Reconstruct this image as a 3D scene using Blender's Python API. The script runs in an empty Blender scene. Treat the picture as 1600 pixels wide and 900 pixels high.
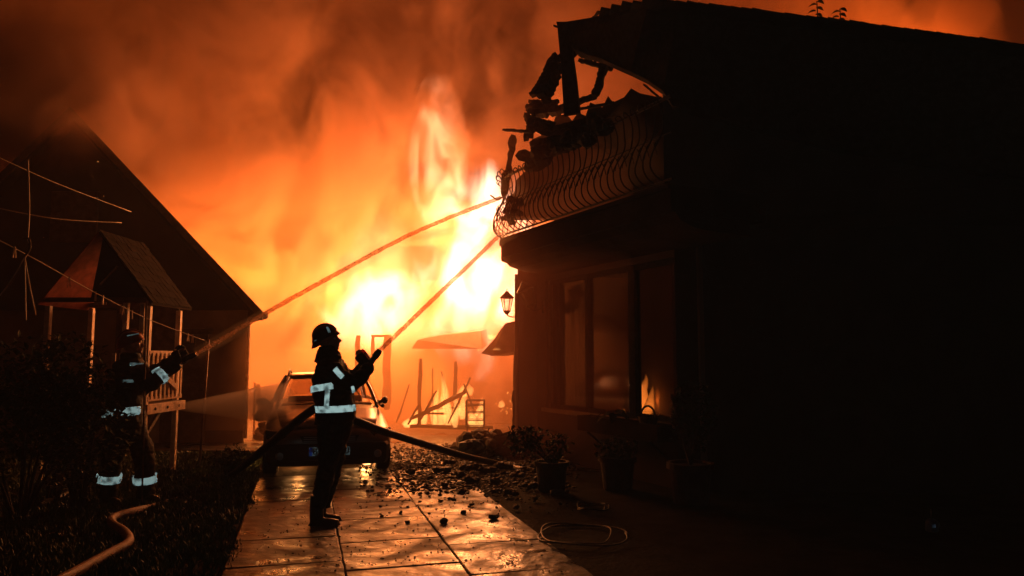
import bpy, bmesh, math, random
import numpy as np
from mathutils import Vector, Matrix, noise
R = math.radians
random.seed(7); rng = np.random.default_rng(7)
S = bpy.context.scene
C = S.collection

# ------------------------------------------------------------------ camera, world, light, exposure
F, PITCH, CAMZ = 1155.0, R(5.39), 1.6
cam = bpy.data.objects.new('camera', bpy.data.cameras.new('camera')); C.objects.link(cam); S.camera = cam
cam.location = (0, 0, CAMZ); cam.rotation_euler = (R(90) + PITCH, 0, 0)
cam.data.lens = 26; cam.data.sensor_width = 36; cam.data.clip_start = .05; cam.data.clip_end = 600

W = bpy.data.worlds.new('World'); S.world = W; W.use_nodes = True
wn, wl = W.node_tree.nodes, W.node_tree.links
bg = wn['Background']
tc = wn.new('ShaderNodeTexCoord')
dot = wn.new('ShaderNodeVectorMath'); dot.operation = 'DOT_PRODUCT'
dot.inputs[1].default_value = Vector((-.12, .95, .30)).normalized()
wmr = wn.new('ShaderNodeMapRange'); wmr.interpolation_type = 'SMOOTHERSTEP'
wmr.inputs['From Min'].default_value = .25; wmr.inputs['From Max'].default_value = 1.0
wno = wn.new('ShaderNodeTexNoise'); wno.inputs['Scale'].default_value = 2.2; wno.inputs['Detail'].default_value = 5; wno.inputs['Distortion'].default_value = .6
wm2 = wn.new('ShaderNodeMapRange'); wm2.inputs['From Min'].default_value = .35; wm2.inputs['From Max'].default_value = .7
wm2.inputs['To Min'].default_value = .35; wm2.inputs['To Max'].default_value = 1.3
wmul = wn.new('ShaderNodeMath'); wmul.operation = 'MULTIPLY'
wmix = wn.new('ShaderNodeMixRGB'); wmix.inputs[1].default_value = (.0006, .0002, .0002, 1); wmix.inputs[2].default_value = (.10, .010, .0008, 1)
wl.new(tc.outputs['Generated'], dot.inputs[0]); wl.new(dot.outputs['Value'], wmr.inputs['Value'])
wl.new(tc.outputs['Generated'], wno.inputs['Vector']); wl.new(wno.outputs['Fac'], wm2.inputs['Value'])
wl.new(wmr.outputs[0], wmul.inputs[0]); wl.new(wm2.outputs[0], wmul.inputs[1])
wl.new(wmul.outputs[0], wmix.inputs[0]); wl.new(wmix.outputs[0], bg.inputs[0])
bg.inputs[1].default_value = 1.0

S.view_settings.view_transform = 'Standard'; S.view_settings.look = 'None'
S.view_settings.exposure = 0; S.view_settings.gamma = 1
S.cycles.use_adaptive_sampling = True; S.cycles.adaptive_threshold = .02
S.cycles.max_bounces = 8; S.cycles.diffuse_bounces = 2; S.cycles.glossy_bounces = 2
S.cycles.transparent_max_bounces = 24; S.cycles.volume_bounces = 1
S.cycles.use_denoising = True
S.cycles.sample_clamp_indirect = 4

def lamp(name, p, e, r, c=(1, .30, .045)):
    l = bpy.data.lights.new(name, 'POINT'); l.energy = e; l.shadow_soft_size = r; l.color = c
    o = bpy.data.objects.new(name, l); o.location = p; C.objects.link(o); o.visible_camera = False
    return o

def at(px, py, Y):
    """world point at depth Y seen where the photograph (1600x900) has px, py"""
    cp, sp = math.cos(PITCH), math.sin(PITCH)
    u = 450 - py
    d = Vector((px - 800, F * cp - u * sp, F * sp + u * cp))
    d *= Y / d.y
    return Vector((d.x, d.y, CAMZ + d.z))

def gnd(px, py, z=0.0):
    d = at(px, py, 1.0) - Vector((0, 0, CAMZ))
    t = (z - CAMZ) / d.z
    return Vector((0, 0, CAMZ)) + d * t

# the light of the fires (flames built further down) and added lamps that brighten smoke
lamp('fire_and_fill_light', (-.95, 17.2, 3.4), 2150, .9, (1, .30, .07))
lamp('fire_and_fill_light', (-3.1, 18.0, 2.5), 1700, .7, (1, .30, .06))
lamp('fire_and_fill_light', (-1.8, 18.4, 5.6), 150, .6, (1, .20, .05))
lamp('fire_and_fill_light', (-5.2, 19.0, 3.0), 1050, .8, (1, .40, .10))  # added lamp: brightens the smoke left of the main fire
lamp('fire_and_fill_light', (-7.2, 20.8, 3.8), 1050, .9, (1, .29, .045))  # added lamp: brightens the billow behind the left roof
lamp('fire_and_fill_light', (10, 20, 8.0), 2400, .8, (1, .26, .04))  # added lamp, no flames here: brightens smoke above the right roof
lamp('fire_and_fill_light', (-1.6, 15.6, .9), 70, .25, (1, .28, .05))
lamp('fire_and_fill_light', (-3.0, 15.3, .7), 60, .25, (1, .28, .05))
lamp('fire_and_fill_light', (2.0, 10.55, 1.0), 14, .1, (1, .30, .05))
# the photographer's phone torch: it only shows in the retroreflective tape
ph = bpy.data.lights.new('phone_torch', 'SPOT'); ph.energy = 6.5; ph.shadow_soft_size = .02; ph.spot_size = R(100); ph.spot_blend = .5; ph.color = (.66, .97, 1)
pho = bpy.data.objects.new('phone_torch', ph); pho.location = (0.02, -.02, 1.64); pho.rotation_euler = cam.rotation_euler; C.objects.link(pho)

# ------------------------------------------------------------------ materials
def mat(name, col, rough=.7, scale=8, var=.35, bump=.15, metal=0, spec=.5, col2=None, detail=5, rvar=0, dist=0):
    m = bpy.data.materials.new(name); m.use_nodes = True
    n, l = m.node_tree.nodes, m.node_tree.links
    b = n['Principled BSDF']
    g = n.new('ShaderNodeNewGeometry') if scale < 0 else n.new('ShaderNodeTexCoord')
    t = n.new('ShaderNodeTexNoise'); t.inputs['Scale'].default_value = abs(scale); t.inputs['Detail'].default_value = detail
    t.inputs['Distortion'].default_value = dist
    l.new(g.outputs['Object' if scale > 0 else 'Position'], t.inputs['Vector'])
    r = n.new('ShaderNodeValToRGB')
    c2 = col2 or tuple(c * (1 - var) for c in col)
    c1 = tuple(min(1, c * (1 + (0 if col2 else var))) for c in col)
    r.color_ramp.elements[0].position = .35; r.color_ramp.elements[1].position = .65
    r.color_ramp.elements[0].color = (*c2, 1); r.color_ramp.elements[1].color = (*c1, 1)
    l.new(t.outputs['Fac'], r.inputs[0]); l.new(r.outputs[0], b.inputs['Base Color'])
    b.inputs['Roughness'].default_value = rough; b.inputs['Metallic'].default_value = metal
    b.inputs['Specular IOR Level'].default_value = spec
    if rvar:
        q = n.new('ShaderNodeMapRange'); q.inputs['From Min'].default_value = .35; q.inputs['From Max'].default_value = .65
        q.inputs['To Min'].default_value = max(.03, rough - rvar); q.inputs['To Max'].default_value = min(1, rough + rvar)
        l.new(t.outputs['Fac'], q.inputs['Value']); l.new(q.outputs[0], b.inputs['Roughness'])
    if bump:
        t2 = n.new('ShaderNodeTexNoise'); t2.inputs['Scale'].default_value = abs(scale) * 5; t2.inputs['Detail'].default_value = 4
        l.new(g.outputs['Object' if scale > 0 else 'Position'], t2.inputs['Vector'])
        bp = n.new('ShaderNodeBump'); bp.inputs['Strength'].default_value = bump; bp.inputs['Distance'].default_value = .02
        l.new(t2.outputs['Fac'], bp.inputs['Height']); l.new(bp.outputs[0], b.inputs['Normal'])
    return m

def vol(name, dens, col, emis=None, estr=0, aniso=0.0, absn=None):
    m = bpy.data.materials.new(name); m.use_nodes = True
    n, l = m.node_tree.nodes, m.node_tree.links; n.clear()
    o = n.new('ShaderNodeOutputMaterial'); p = n.new('ShaderNodeVolumePrincipled')
    p.inputs['Density'].default_value = dens; p.inputs['Color'].default_value = (*col, 1); p.inputs['Anisotropy'].default_value = aniso
    if absn: p.inputs['Absorption Color'].default_value = (*absn, 1)
    if emis: p.inputs['Emission Color'].default_value = (*emis, 1); p.inputs['Emission Strength'].default_value = estr
    l.new(p.outputs[0], o.inputs['Volume'])
    return m

M = {}
M['soil'] = mat('soil', (.022, .017, .013), 1, -3, .4, .5, spec=.05)
M['grass'] = mat('grass', (.045, .07, .02), .6, -2, .5, 0)
M['slab'] = mat('wet_concrete', (.036, .028, .023), .45, -1.5, .75, .9, rvar=.24, dist=1.8, spec=.22, detail=9)
M['joint_shade'] = mat('joint_dirt_and_shade', (.014, .011, .009), .95, -5, .5, .8, spec=.08)  # dirt of the joints, dark also for the shade at right
M['patio'] = mat('wet_dirt', (.07, .055, .045), .42, -1.3, .4, .6, rvar=.2)
M['char'] = mat('charred_wood', (.016, .013, .012), .95, 14, .5, .6, spec=.12)
M['rubble'] = mat('charred_rubble', (.04, .032, .028), .72, -6, .6, .5, rvar=.2)
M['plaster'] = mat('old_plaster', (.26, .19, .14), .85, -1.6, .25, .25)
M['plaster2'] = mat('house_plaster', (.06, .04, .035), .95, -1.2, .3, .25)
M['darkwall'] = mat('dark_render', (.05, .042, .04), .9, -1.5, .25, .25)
M['roof'] = mat('dark_tile', (.014, .009, .008), .95, -4, .5, .5, spec=.06)
M['wood'] = mat('weathered_wood', (.48, .34, .22), .7, 12, .3, .3)
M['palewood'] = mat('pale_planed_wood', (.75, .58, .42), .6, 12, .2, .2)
M['wood2'] = mat('stained_wood', (.11, .07, .045), .7, 10, .3, .3)
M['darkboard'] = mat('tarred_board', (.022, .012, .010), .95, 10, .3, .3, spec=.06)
M['redlitboard'] = mat('red_lit_board', (.16, .035, .02), .85, 10, .3, .3, spec=.1)  # red firelight put into the board colour of the left slope
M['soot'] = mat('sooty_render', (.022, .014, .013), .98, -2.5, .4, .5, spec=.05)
M['iron'] = mat('wrought_iron', (.02, .018, .018), .5, 20, .3, .1, metal=.6)
M['metal'] = mat('rusty_metal', (.16, .09, .06), .5, 9, .4, .2, metal=.5)
M['turnout'] = mat('turnout_cloth', (.018, .018, .022), .8, 30, .3, .25)
M['skin'] = mat('skin', (.42, .24, .17), .5, 20, .1, .05)
M['helmet'] = mat('helmet_paint', (.012, .012, .014), .5, 20, .2, .05)
M['helmet_red'] = mat('helmet_red_paint', (.18, .02, .015), .35, 20, .2, .05)
M['boot'] = mat('boot_rubber', (.015, .014, .014), .45, 20, .3, .1)
M['glove'] = mat('glove_leather', (.02, .018, .018), .7, 30, .3, .2)
M['tanglove'] = mat('tan_glove_leather', (.45, .30, .16), .7, 30, .2, .2)
M['tanglove'].node_tree.nodes['Principled BSDF'].inputs['Subsurface Weight'].default_value = .8
M['tanglove'].node_tree.nodes['Principled BSDF'].inputs['Subsurface Scale'].default_value = .08
M['hose'] = mat('hose_canvas', (.25, .13, .08), .55, 60, .3, .35)
M['darkhose'] = mat('dark_hose_rubber', (.03, .025, .025), .45, 60, .3, .3)
M['nozzle'] = mat('nozzle_metal', (.08, .07, .07), .35, 20, .3, .1, metal=.8)
M['paint'] = mat('car_paint', (.16, .14, .13), .30, 5, .15, .02, metal=.6)
M['carblack'] = mat('black_plastic', (.02, .02, .02), .5, 30, .2, .1)
M['tyre'] = mat('tyre_rubber', (.015, .015, .015), .8, 30, .2, .2)
M['chrome'] = mat('dull_chrome', (.3, .3, .3), .3, 20, .1, .02, metal=1)
M['platewhite'] = mat('plate_white', (.75, .78, .75), .5, 20, .03, 0)
M['plateblue'] = mat('plate_blue', (.02, .08, .45), .5, 20, .03, 0)
M['ink'] = mat('plate_ink', (.01, .01, .01), .6, 20, .05, 0)
M['leaf'] = mat('leaf', (.035, .05, .018), .75, 6, .4, 0, spec=.2)
M['leafdry'] = mat('pale_leaf', (.16, .13, .07), .5, 6, .3, 0)
M['bark'] = mat('bark', (.06, .045, .035), .9, 15, .4, .5)
M['terracotta'] = mat('terracotta', (.05, .025, .02), .75, 8, .3, .2)
M['wicker'] = mat('wicker', (.10, .06, .035), .7, 30, .3, .4)
M['rope'] = mat('clothes_line', (.45, .38, .30), .6, 20, .1, 0)
M['bluegrey'] = mat('blue_grey_plastic', (.10, .13, .2), .35, 20, .2, .1)
M['sheet'] = mat('sheet_metal', (.12, .07, .05), .55, 5, .4, .3, metal=.3)

def glassy(name, tint=(.9, .85, .8), a=.12, rough=.08):
    m = bpy.data.materials.new(name); m.use_nodes = True
    n, l = m.node_tree.nodes, m.node_tree.links; n.clear()
    o = n.new('ShaderNodeOutputMaterial'); mx = n.new('ShaderNodeMixShader')
    t = n.new('ShaderNodeBsdfTransparent'); t.inputs[0].default_value = (*tint, 1)
    g = n.new('ShaderNodeBsdfGlossy'); g.inputs['Roughness'].default_value = rough
    no = n.new('ShaderNodeTexNoise'); no.inputs['Scale'].default_value = 3; no.inputs['Detail'].default_value = 4
    mr = n.new('ShaderNodeMapRange'); mr.inputs['To Min'].default_value = a * .3; mr.inputs['To Max'].default_value = a * 1.7
    l.new(no.outputs['Fac'], mr.inputs['Value']); l.new(mr.outputs[0], mx.inputs[0])
    l.new(t.outputs[0], mx.inputs[1]); l.new(g.outputs[0], mx.inputs[2]); l.new(mx.outputs[0], o.inputs[0])
    return m
M['glass'] = glassy('sooty_glass', (.5, .36, .26), .06)
M['carglass'] = glassy('car_glass', (.86, .80, .74), .12, .15)
M['lampglass'] = glassy('lantern_glass', (.75, .7, .65), .1)

# retroreflective tape: a lobe that sends light back to where it came from
def retro(name, col):
    m = bpy.data.materials.new(name); m.use_nodes = True
    n, l = m.node_tree.nodes, m.node_tree.links; n.clear()
    o = n.new('ShaderNodeOutputMaterial'); g = n.new('ShaderNodeNewGeometry')
    a = n.new('ShaderNodeBsdfAnisotropic'); a.inputs['Roughness'].default_value = .19; a.inputs['Color'].default_value = (*col, 1)
    l.new(g.outputs['Incoming'], a.inputs['Normal'])
    no = n.new('ShaderNodeTexNoise'); no.inputs['Scale'].default_value = 14; no.inputs['Detail'].default_value = 3
    tcx = n.new('ShaderNodeTexCoord'); l.new(tcx.outputs['Object'], no.inputs['Vector'])
    r = n.new('ShaderNodeValToRGB'); r.color_ramp.elements[0].position = .36; r.color_ramp.elements[1].position = .56
    r.color_ramp.elements[0].color = (*[c * .18 for c in col], 1); r.color_ramp.elements[1].color = (*col, 1)
    l.new(no.outputs['Fac'], r.inputs[0]); l.new(r.outputs[0], a.inputs['Color'])
    df = n.new('ShaderNodeBsdfDiffuse'); df.inputs[0].default_value = (*[c * .7 for c in col], 1); mx = n.new('ShaderNodeMixShader'); mx.inputs[0].default_value = .25
    l.new(a.outputs[0], mx.inputs[1]); l.new(df.outputs[0], mx.inputs[2]); l.new(mx.outputs[0], o.inputs[0])
    return m
M['retro'] = retro('silver_retroreflective_tape', (.97, 1, .95))
M['retrodim'] = retro('grey_retroreflective_tape', (.25, .28, .27))
M['retroplate'] = retro('retroreflective_plate', (.16, .17, .17))
M['glintblue'] = retro('pale_blue_glint', (.05, .06, .09))
M['retroblue'] = retro('retroreflective_blue', (.02, .05, .25))

def water_mat():
    m = bpy.data.materials.new('water_jet'); m.use_nodes = True
    n, l = m.node_tree.nodes, m.node_tree.links; n.clear()
    o = n.new('ShaderNodeOutputMaterial'); mx = n.new('ShaderNodeMixShader')
    t = n.new('ShaderNodeBsdfTransparent'); t.inputs[0].default_value = (.95, .85, .75, 1)
    b = n.new('ShaderNodeBsdfPrincipled'); b.inputs['Base Color'].default_value = (.55, .42, .36, 1); b.inputs['Roughness'].default_value = .3
    tr = n.new('ShaderNodeBsdfTranslucent'); tr.inputs[0].default_value = (.55, .38, .3, 1)
    m2 = n.new('ShaderNodeMixShader'); m2.inputs[0].default_value = .45
    no = n.new('ShaderNodeTexNoise'); no.inputs['Scale'].default_value = 26; no.inputs['Detail'].default_value = 5
    tcx = n.new('ShaderNodeTexCoord'); l.new(tcx.outputs['Object'], no.inputs['Vector'])
    mr = n.new('ShaderNodeMapRange'); mr.inputs['From Min'].default_value = .3; mr.inputs['From Max'].default_value = .6
    mr.inputs['To Min'].default_value = .12; mr.inputs['To Max'].default_value = .60
    l.new(no.outputs['Fac'], mr.inputs['Value']); l.new(mr.outputs[0], mx.inputs[0])
    l.new(b.outputs[0], m2.inputs[1]); l.new(tr.outputs[0], m2.inputs[2])
    l.new(t.outputs[0], mx.inputs[1]); l.new(m2.outputs[0], mx.inputs[2]); l.new(mx.outputs[0], o.inputs[0])
    return m
M['water'] = water_mat()

def ember_mat():
    m = bpy.data.materials.new('glowing_ember'); m.use_nodes = True
    n, l = m.node_tree.nodes, m.node_tree.links; n.clear()
    o = n.new('ShaderNodeOutputMaterial'); e = n.new('ShaderNodeEmission'); e.inputs[0].default_value = (1, .32, .06, 1); e.inputs[1].default_value = 5
    l.new(e.outputs[0], o.inputs[0]); return m
M['ember'] = ember_mat()

# ------------------------------------------------------------------ mesh helpers
ROOTM = {}
def tag(o, label=None, cat=None, group=None, kind=None):
    if label: o['label'] = label
    if cat: o['category'] = cat
    if group: o['group'] = group
    if kind: o['kind'] = kind
    return o
def empty(name, loc, rz=0, label=None, cat=None, group=None):
    o = bpy.data.objects.new(name, None); C.objects.link(o); o.location = loc; o.rotation_euler.z = rz
    o.empty_display_size = .2
    ROOTM[o.name] = Matrix.Translation(Vector(loc)) @ Matrix.Rotation(rz, 4, 'Z')
    return tag(o, label, cat, group)

def frame_of(d, up=Vector((0, 0, 1))):
    d = d.normalized()
    if abs(d.dot(up)) > .98: up = Vector((1, 0, 0))
    s = d.cross(up).normalized(); u = s.cross(d).normalized()
    return s, u, d

def smoothpath(pts, n=8):
    pts = [Vector(p) for p in pts]
    if len(pts) < 3:
        return [pts[0].lerp(pts[-1], i / n) for i in range(n + 1)]
    out = []
    P = [pts[0] * 2 - pts[1]] + pts + [pts[-1] * 2 - pts[-2]]
    for i in range(1, len(P) - 2):
        a, b, c, d = P[i - 1:i + 3]
        for k in range(n):
            t = k / n
            out.append(.5 * ((2 * b) + (c - a) * t + (2 * a - 5 * b + 4 * c - d) * t * t + (3 * b - a - 3 * c + d) * t ** 3))
    out.append(pts[-1]); return out

class MB:
    def __init__(s): s.v = []; s.f = []; s.mi = []
    def add(s, vs, fs, mi=0):
        k = len(s.v); s.v += [Vector(v) for v in vs]; s.f += [tuple(k + i for i in f) for f in fs]; s.mi += [mi] * len(fs); return s
    def box(s, c, size, rot=None, mi=0):
        h = Vector(size) / 2; vs = []
        for z in (-1, 1):
            for y in (-1, 1):
                for x in (-1, 1):
                    p = Vector((x * h.x, y * h.y, z * h.z))
                    if rot is not None: p = rot @ p
                    vs.append(Vector(c) + p)
        return s.add(vs, [(0, 2, 3, 1), (4, 5, 7, 6), (0, 1, 5, 4), (2, 6, 7, 3), (0, 4, 6, 2), (1, 3, 7, 5)], mi)
    def beam(s, a, b, w, h=None, up=Vector((0, 0, 1)), mi=0):
        a, b = Vector(a), Vector(b); h = h or w
        sx, u, d = frame_of(b - a, up)
        rot = Matrix((sx, d, u)).transposed()
        return s.box((a + b) / 2, (w, (b - a).length, h), rot, mi)
    def rough_beam(s, a, b, w, h=None, n=7, amp=.35, seed=0):
        a, b = Vector(a), Vector(b); h = h or w
        sx, u, d = frame_of(b - a); rings = []
        for i in range(n + 1):
            t = i / n; c = a.lerp(b, t); ring = []
            for (p, q) in ((-1, -1), (1, -1), (1, 1), (-1, 1)):
                j = (noise.noise(Vector((t * n * .7 + seed * 3.1, p * 2.3, q * 1.7 + seed))) + .5 * noise.noise(Vector((t * n * 1.9 + seed, p * 4.3, q * 5.7))))
                k = 1 + amp * j - (.45 if i in (0, n) else 0) * random.random()
                ring.append(c + sx * p * w / 2 * k + u * q * h / 2 * k)
            rings.append(ring)
        return s.loft(rings)
    def loft(s, rings, closed=True, caps=True, mi=0):
        n = len(rings[0]); vs = [p for r in rings for p in r]; fs = []
        for i in range(len(rings) - 1):
            for j in range(n if closed else n - 1):
                k = (j + 1) % n
                fs.append((i * n + j, i * n + k, (i + 1) * n + k, (i + 1) * n + j))
        if caps and closed:
            fs.append(tuple(reversed(range(n)))); fs.append(tuple((len(rings) - 1) * n + j for j in range(n)))
        return s.add(vs, fs, mi)
    def tube(s, path, rad, sides=8, mi=0, flat=1.0, up=Vector((0, 0, 1))):
        path = [Vector(p) for p in path]; n = len(path)
        rad = [rad] * n if not hasattr(rad, '__len__') else rad
        rings = []; pu = None
        for i, p in enumerate(path):
            d = (path[min(i + 1, n - 1)] - path[max(i - 1, 0)])
            if d.length < 1e-9: d = Vector((0, 0, 1))
            d.normalize()
            if pu is None: sx, u, _ = frame_of(d, up)
            else:
                u = (pu - d * pu.dot(d)); u = u.normalized() if u.length > 1e-6 else frame_of(d)[1]; sx = d.cross(u)
            pu = u
            rings.append([p + sx * math.cos(a) * rad[i] + u * math.sin(a) * rad[i] * flat for a in [2 * math.pi * k / sides for k in range(sides)]])
        return s.loft(rings, mi=mi)
    def ellip(s, c, r, rot=None, nu=16, nv=10, mi=0):
        vs = [Vector((0, 0, 1))]; fs = []
        for i in range(1, nv):
            t = math.pi * i / nv
            for j in range(nu):
                a = 2 * math.pi * j / nu; vs.append(Vector((math.sin(t) * math.cos(a), math.sin(t) * math.sin(a), math.cos(t))))
        vs.append(Vector((0, 0, -1)))
        for j in range(nu): fs.append((0, 1 + j, 1 + (j + 1) % nu))
        for i in range(nv - 2):
            for j in range(nu):
                a = 1 + i * nu + j; b = 1 + i * nu + (j + 1) % nu; fs.append((a, a + nu, b + nu, b))
        k = 1 + (nv - 2) * nu
        for j in range(nu): fs.append((k + j, len(vs) - 1, k + (j + 1) % nu))
        r = Vector(r)
        vs = [Vector((v.x * r.x, v.y * r.y, v.z * r.z)) for v in vs]
        if rot is not None: vs = [rot @ v for v in vs]
        return s.add([v + Vector(c) for v in vs], fs, mi)
    def lathe(s, c, prof, n=16, axis=None, mi=0):
        rot = Matrix.Identity(3) if axis is None else Vector((0, 0, 1)).rotation_difference(Vector(axis)).to_matrix()
        rings = [[Vector(c) + rot @ Vector((r * math.cos(2 * math.pi * k / n), r * math.sin(2 * math.pi * k / n), z)) for k in range(n)] for r, z in prof]
        return s.loft(rings, mi=mi)
    def prism(s, poly, off, mi=0):
        poly = [Vector(p) for p in poly]; n = len(poly); off = Vector(off)
        return s.add(poly + [p + off for p in poly], [tuple(range(n)), tuple(reversed(range(n, 2 * n)))] + [(i, i + n, (i + 1) % n + n, (i + 1) % n) for i in range(n)], mi)
    def chunk(s, c, r, seed, flat=.6, mi=0):
        rot = Matrix.Rotation(seed * 1.7, 3, 'Z') @ Matrix.Rotation(math.sin(seed) * .5, 3, 'X')
        k0 = len(s.v); s.ellip((0, 0, 0), (r, r * .75, r * flat), None, 6, 4, mi)
        for i in range(k0, len(s.v)):
            p = s.v[i]; q = p * (1 + .45 * noise.noise(p / r * 1.6 + Vector((seed * 5.3, seed, 0))))
            s.v[i] = Vector(c) + rot @ q
        return s
    def mesh(s, name, mats=None, smooth=False):
        me = bpy.data.meshes.new(name)
        me.from_pydata([tuple(v) for v in s.v], [], s.f)
        for m in (mats or []): me.materials.append(m)
        if len(mats or []) > 1: me.polygons.foreach_set('material_index', s.mi)
        bm = bmesh.new(); bm.from_mesh(me); bmesh.ops.recalc_face_normals(bm, faces=bm.faces); bm.to_mesh(me); bm.free()
        if smooth: me.polygons.foreach_set('use_smooth', [True] * len(me.polygons))
        me.update(); return me
    def build(s, name, m, parent=None, local=False, smooth=False, bevel=0, origin=None):
        mats = m if isinstance(m, (list, tuple)) else [m]
        if parent is not None and not local:
            inv = ROOTM[parent.name].inverted(); s.v = [inv @ v for v in s.v]
        loc = Vector((0, 0, 0))
        if parent is None:
            if origin is None:
                xs = [v.x for v in s.v]; ys = [v.y for v in s.v]; zs = [v.z for v in s.v]
                loc = Vector(((min(xs) + max(xs)) / 2, (min(ys) + max(ys)) / 2, min(zs)))
            else: loc = Vector(origin)
            s.v = [v - loc for v in s.v]
        o = bpy.data.objects.new(name, s.mesh(name, mats, smooth)); C.objects.link(o)
        o.location = loc
        ROOTM[o.name] = Matrix.Translation(loc)
        if parent is not None:
            o.parent = parent; ROOTM[o.name] = ROOTM[parent.name].copy()
        if bevel:
            b = o.modifiers.new('bevel', 'BEVEL'); b.width = bevel; b.segments = 2; b.limit_method = 'ANGLE'
        return o

def organic(name, mb, m, voxel=.012, parent=None, smooth=4, folds=0, fscale=.12, origin=None, seed=0):
    """joins overlapping closed shapes into one continuous skin"""
    tmp = bpy.data.objects.new('tmp', mb.mesh('tmp', [m])); C.objects.link(tmp)
    r = tmp.modifiers.new('r', 'REMESH'); r.mode = 'VOXEL'; r.voxel_size = voxel; r.use_smooth_shade = True
    sm = tmp.modifiers.new('s', 'SMOOTH'); sm.factor = .5; sm.iterations = smooth
    dg = bpy.context.evaluated_depsgraph_get(); dg.update()
    me = bpy.data.meshes.new_from_object(tmp.evaluated_get(dg))
    bpy.data.objects.remove(tmp)
    me.name = name
    n = len(me.vertices); co = np.empty(n * 3); me.vertices.foreach_get('co', co); co = co.reshape(-1, 3)
    if folds:
        no = np.empty(n * 3); me.vertices.foreach_get('normal', no); no = no.reshape(-1, 3)
        d = np.array([noise.noise(Vector((c[0] / fscale + seed, c[1] / fscale, c[2] / (fscale * .55)))) + .5 * noise.noise(Vector((c[0] / fscale * 2.4, c[1] / fscale * 2.4 + seed, c[2] / fscale * 3.5))) for c in co])
        co = co + no * (d * folds)[:, None]
    loc = Vector((0, 0, 0))
    if parent is not None:
        inv = np.array(ROOTM[parent.name].inverted()); co = co @ inv[:3, :3].T + inv[:3, 3]
    else:
        loc = Vector(origin) if origin is not None else Vector((co[:, 0].mean(), co[:, 1].mean(), co[:, 2].min()))
        co = co - np.array(loc)
    me.vertices.foreach_set('co', co.ravel()); me.polygons.foreach_set('use_smooth', [True] * len(me.polygons)); me.update()
    if not me.materials: me.materials.append(m)
    o = bpy.data.objects.new(name, me); C.objects.link(o); o.location = loc
    ROOTM[o.name] = Matrix.Translation(loc)
    if parent is not None: o.parent = parent; ROOTM[o.name] = ROOTM[parent.name].copy()
    return o
def stuff(o): o['kind'] = 'stuff'; return o
def structure(o): o['kind'] = 'structure'; return o

# ------------------------------------------------------------------ the ground
DV = Vector((-.27, .963, 0)).normalized()      # the way the driveway runs
DU = Vector((DV.y, -DV.x, 0))
def dw(u, v, z=0): p = DU * u + DV * v; return Vector((p.x, p.y, z))
def uv(p): return p.dot(DU), p.dot(DV)
gb = MB()
N_ = 60
gb.add([Vector((-150 + 300 * i / N_, -60 + 300 * j / N_, 0)) for j in range(N_ + 1) for i in range(N_ + 1)],
       [(j * (N_ + 1) + i, j * (N_ + 1) + i + 1, (j + 1) * (N_ + 1) + i + 1, (j + 1) * (N_ + 1) + i) for j in range(N_) for i in range(N_)])
structure(gb.build('ground', M['soil']))
SL = .872
u0 = uv(gnd(530, 850))[0] - SL                  # lawn edge of the driveway
vj = uv(gnd(620, 847))[1]
drv = MB().box((0, 0, 0), (1, 1, 1))
a_, b_, c_, d_ = dw(u0, -3), dw(u0 + 4 * SL, -3), dw(u0 + 4 * SL, 11.2), dw(u0, 11.2)
drv = MB().prism([p + Vector((0, 0, .012)) for p in (a_, b_, c_, d_)], (0, 0, -.2))
driveway = structure(drv.build('driveway', M['joint_shade'], origin=(0, 0, 0)))
offs = [.35, 0, .62, .2, .5, .1]
for ci in range(3):  # fourth column has no slabs: dark base stands in for shade
    for k in range(-8, 10):
        v0 = vj + (k + offs[ci] - (0 if ci != 1 else 0)) * SL
        if v0 < -2.5 or v0 + SL > 11.1: continue
        g = .003 + .004 * random.random(); z0, z1 = .013, .026 + random.uniform(-.004, .005)
        pu0, pu1, pv0, pv1 = u0 + ci * SL + g, u0 + (ci + 1) * SL - g, v0 + g, v0 + SL - g
        ti, tj = random.uniform(-.006, .006), random.uniform(-.006, .006)
        b = MB(); n = 6
        ring = []
        e = []
        for t in range(n): e.append((pu0 + (pu1 - pu0) * t / n, pv0))
        for t in range(n): e.append((pu1, pv0 + (pv1 - pv0) * t / n))
        for t in range(n): e.append((pu1 - (pu1 - pu0) * t / n, pv1))
        for t in range(n): e.append((pu0, pv1 - (pv1 - pv0) * t / n))
        cu, cv = (pu0 + pu1) / 2, (pv0 + pv1) / 2
        e = [(x + random.uniform(-.004, .004), y + random.uniform(-.004, .004)) for x, y in e]
        def zz(x, y): return z1 + ti * (x - cu) / SL * 2 + tj * (y - cv) / SL * 2
        rings = [[dw(x, y, z0) for x, y in e], [dw(x, y, zz(x, y) - .006) for x, y in e],
                 [dw(x + (cu - x) * .018, y + (cv - y) * .018, zz(x, y)) for x, y in e]]
        b.loft(rings)
        b.build('paving_slab', M['slab'], driveway)
# burnt yard behind the car
yard = MB().prism([gnd(395, 712) + Vector((0, 0, .010)), gnd(1000, 740) + Vector((0, 0, .010)), Vector((9, 30, .01)), Vector((-12, 30, .01))], (0, 0, -.2))
structure(yard.build('yard_ground', M['patio']))
walk = MB().prism([Vector((-9, 12.9, .016)), Vector((-3.9, 12.9, .016)), Vector((-4.3, 14.0, .016)), Vector((-9, 14.0, .016))], (0, 0, -.2))
structure(walk.build('footpath', M['patio']))

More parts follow.
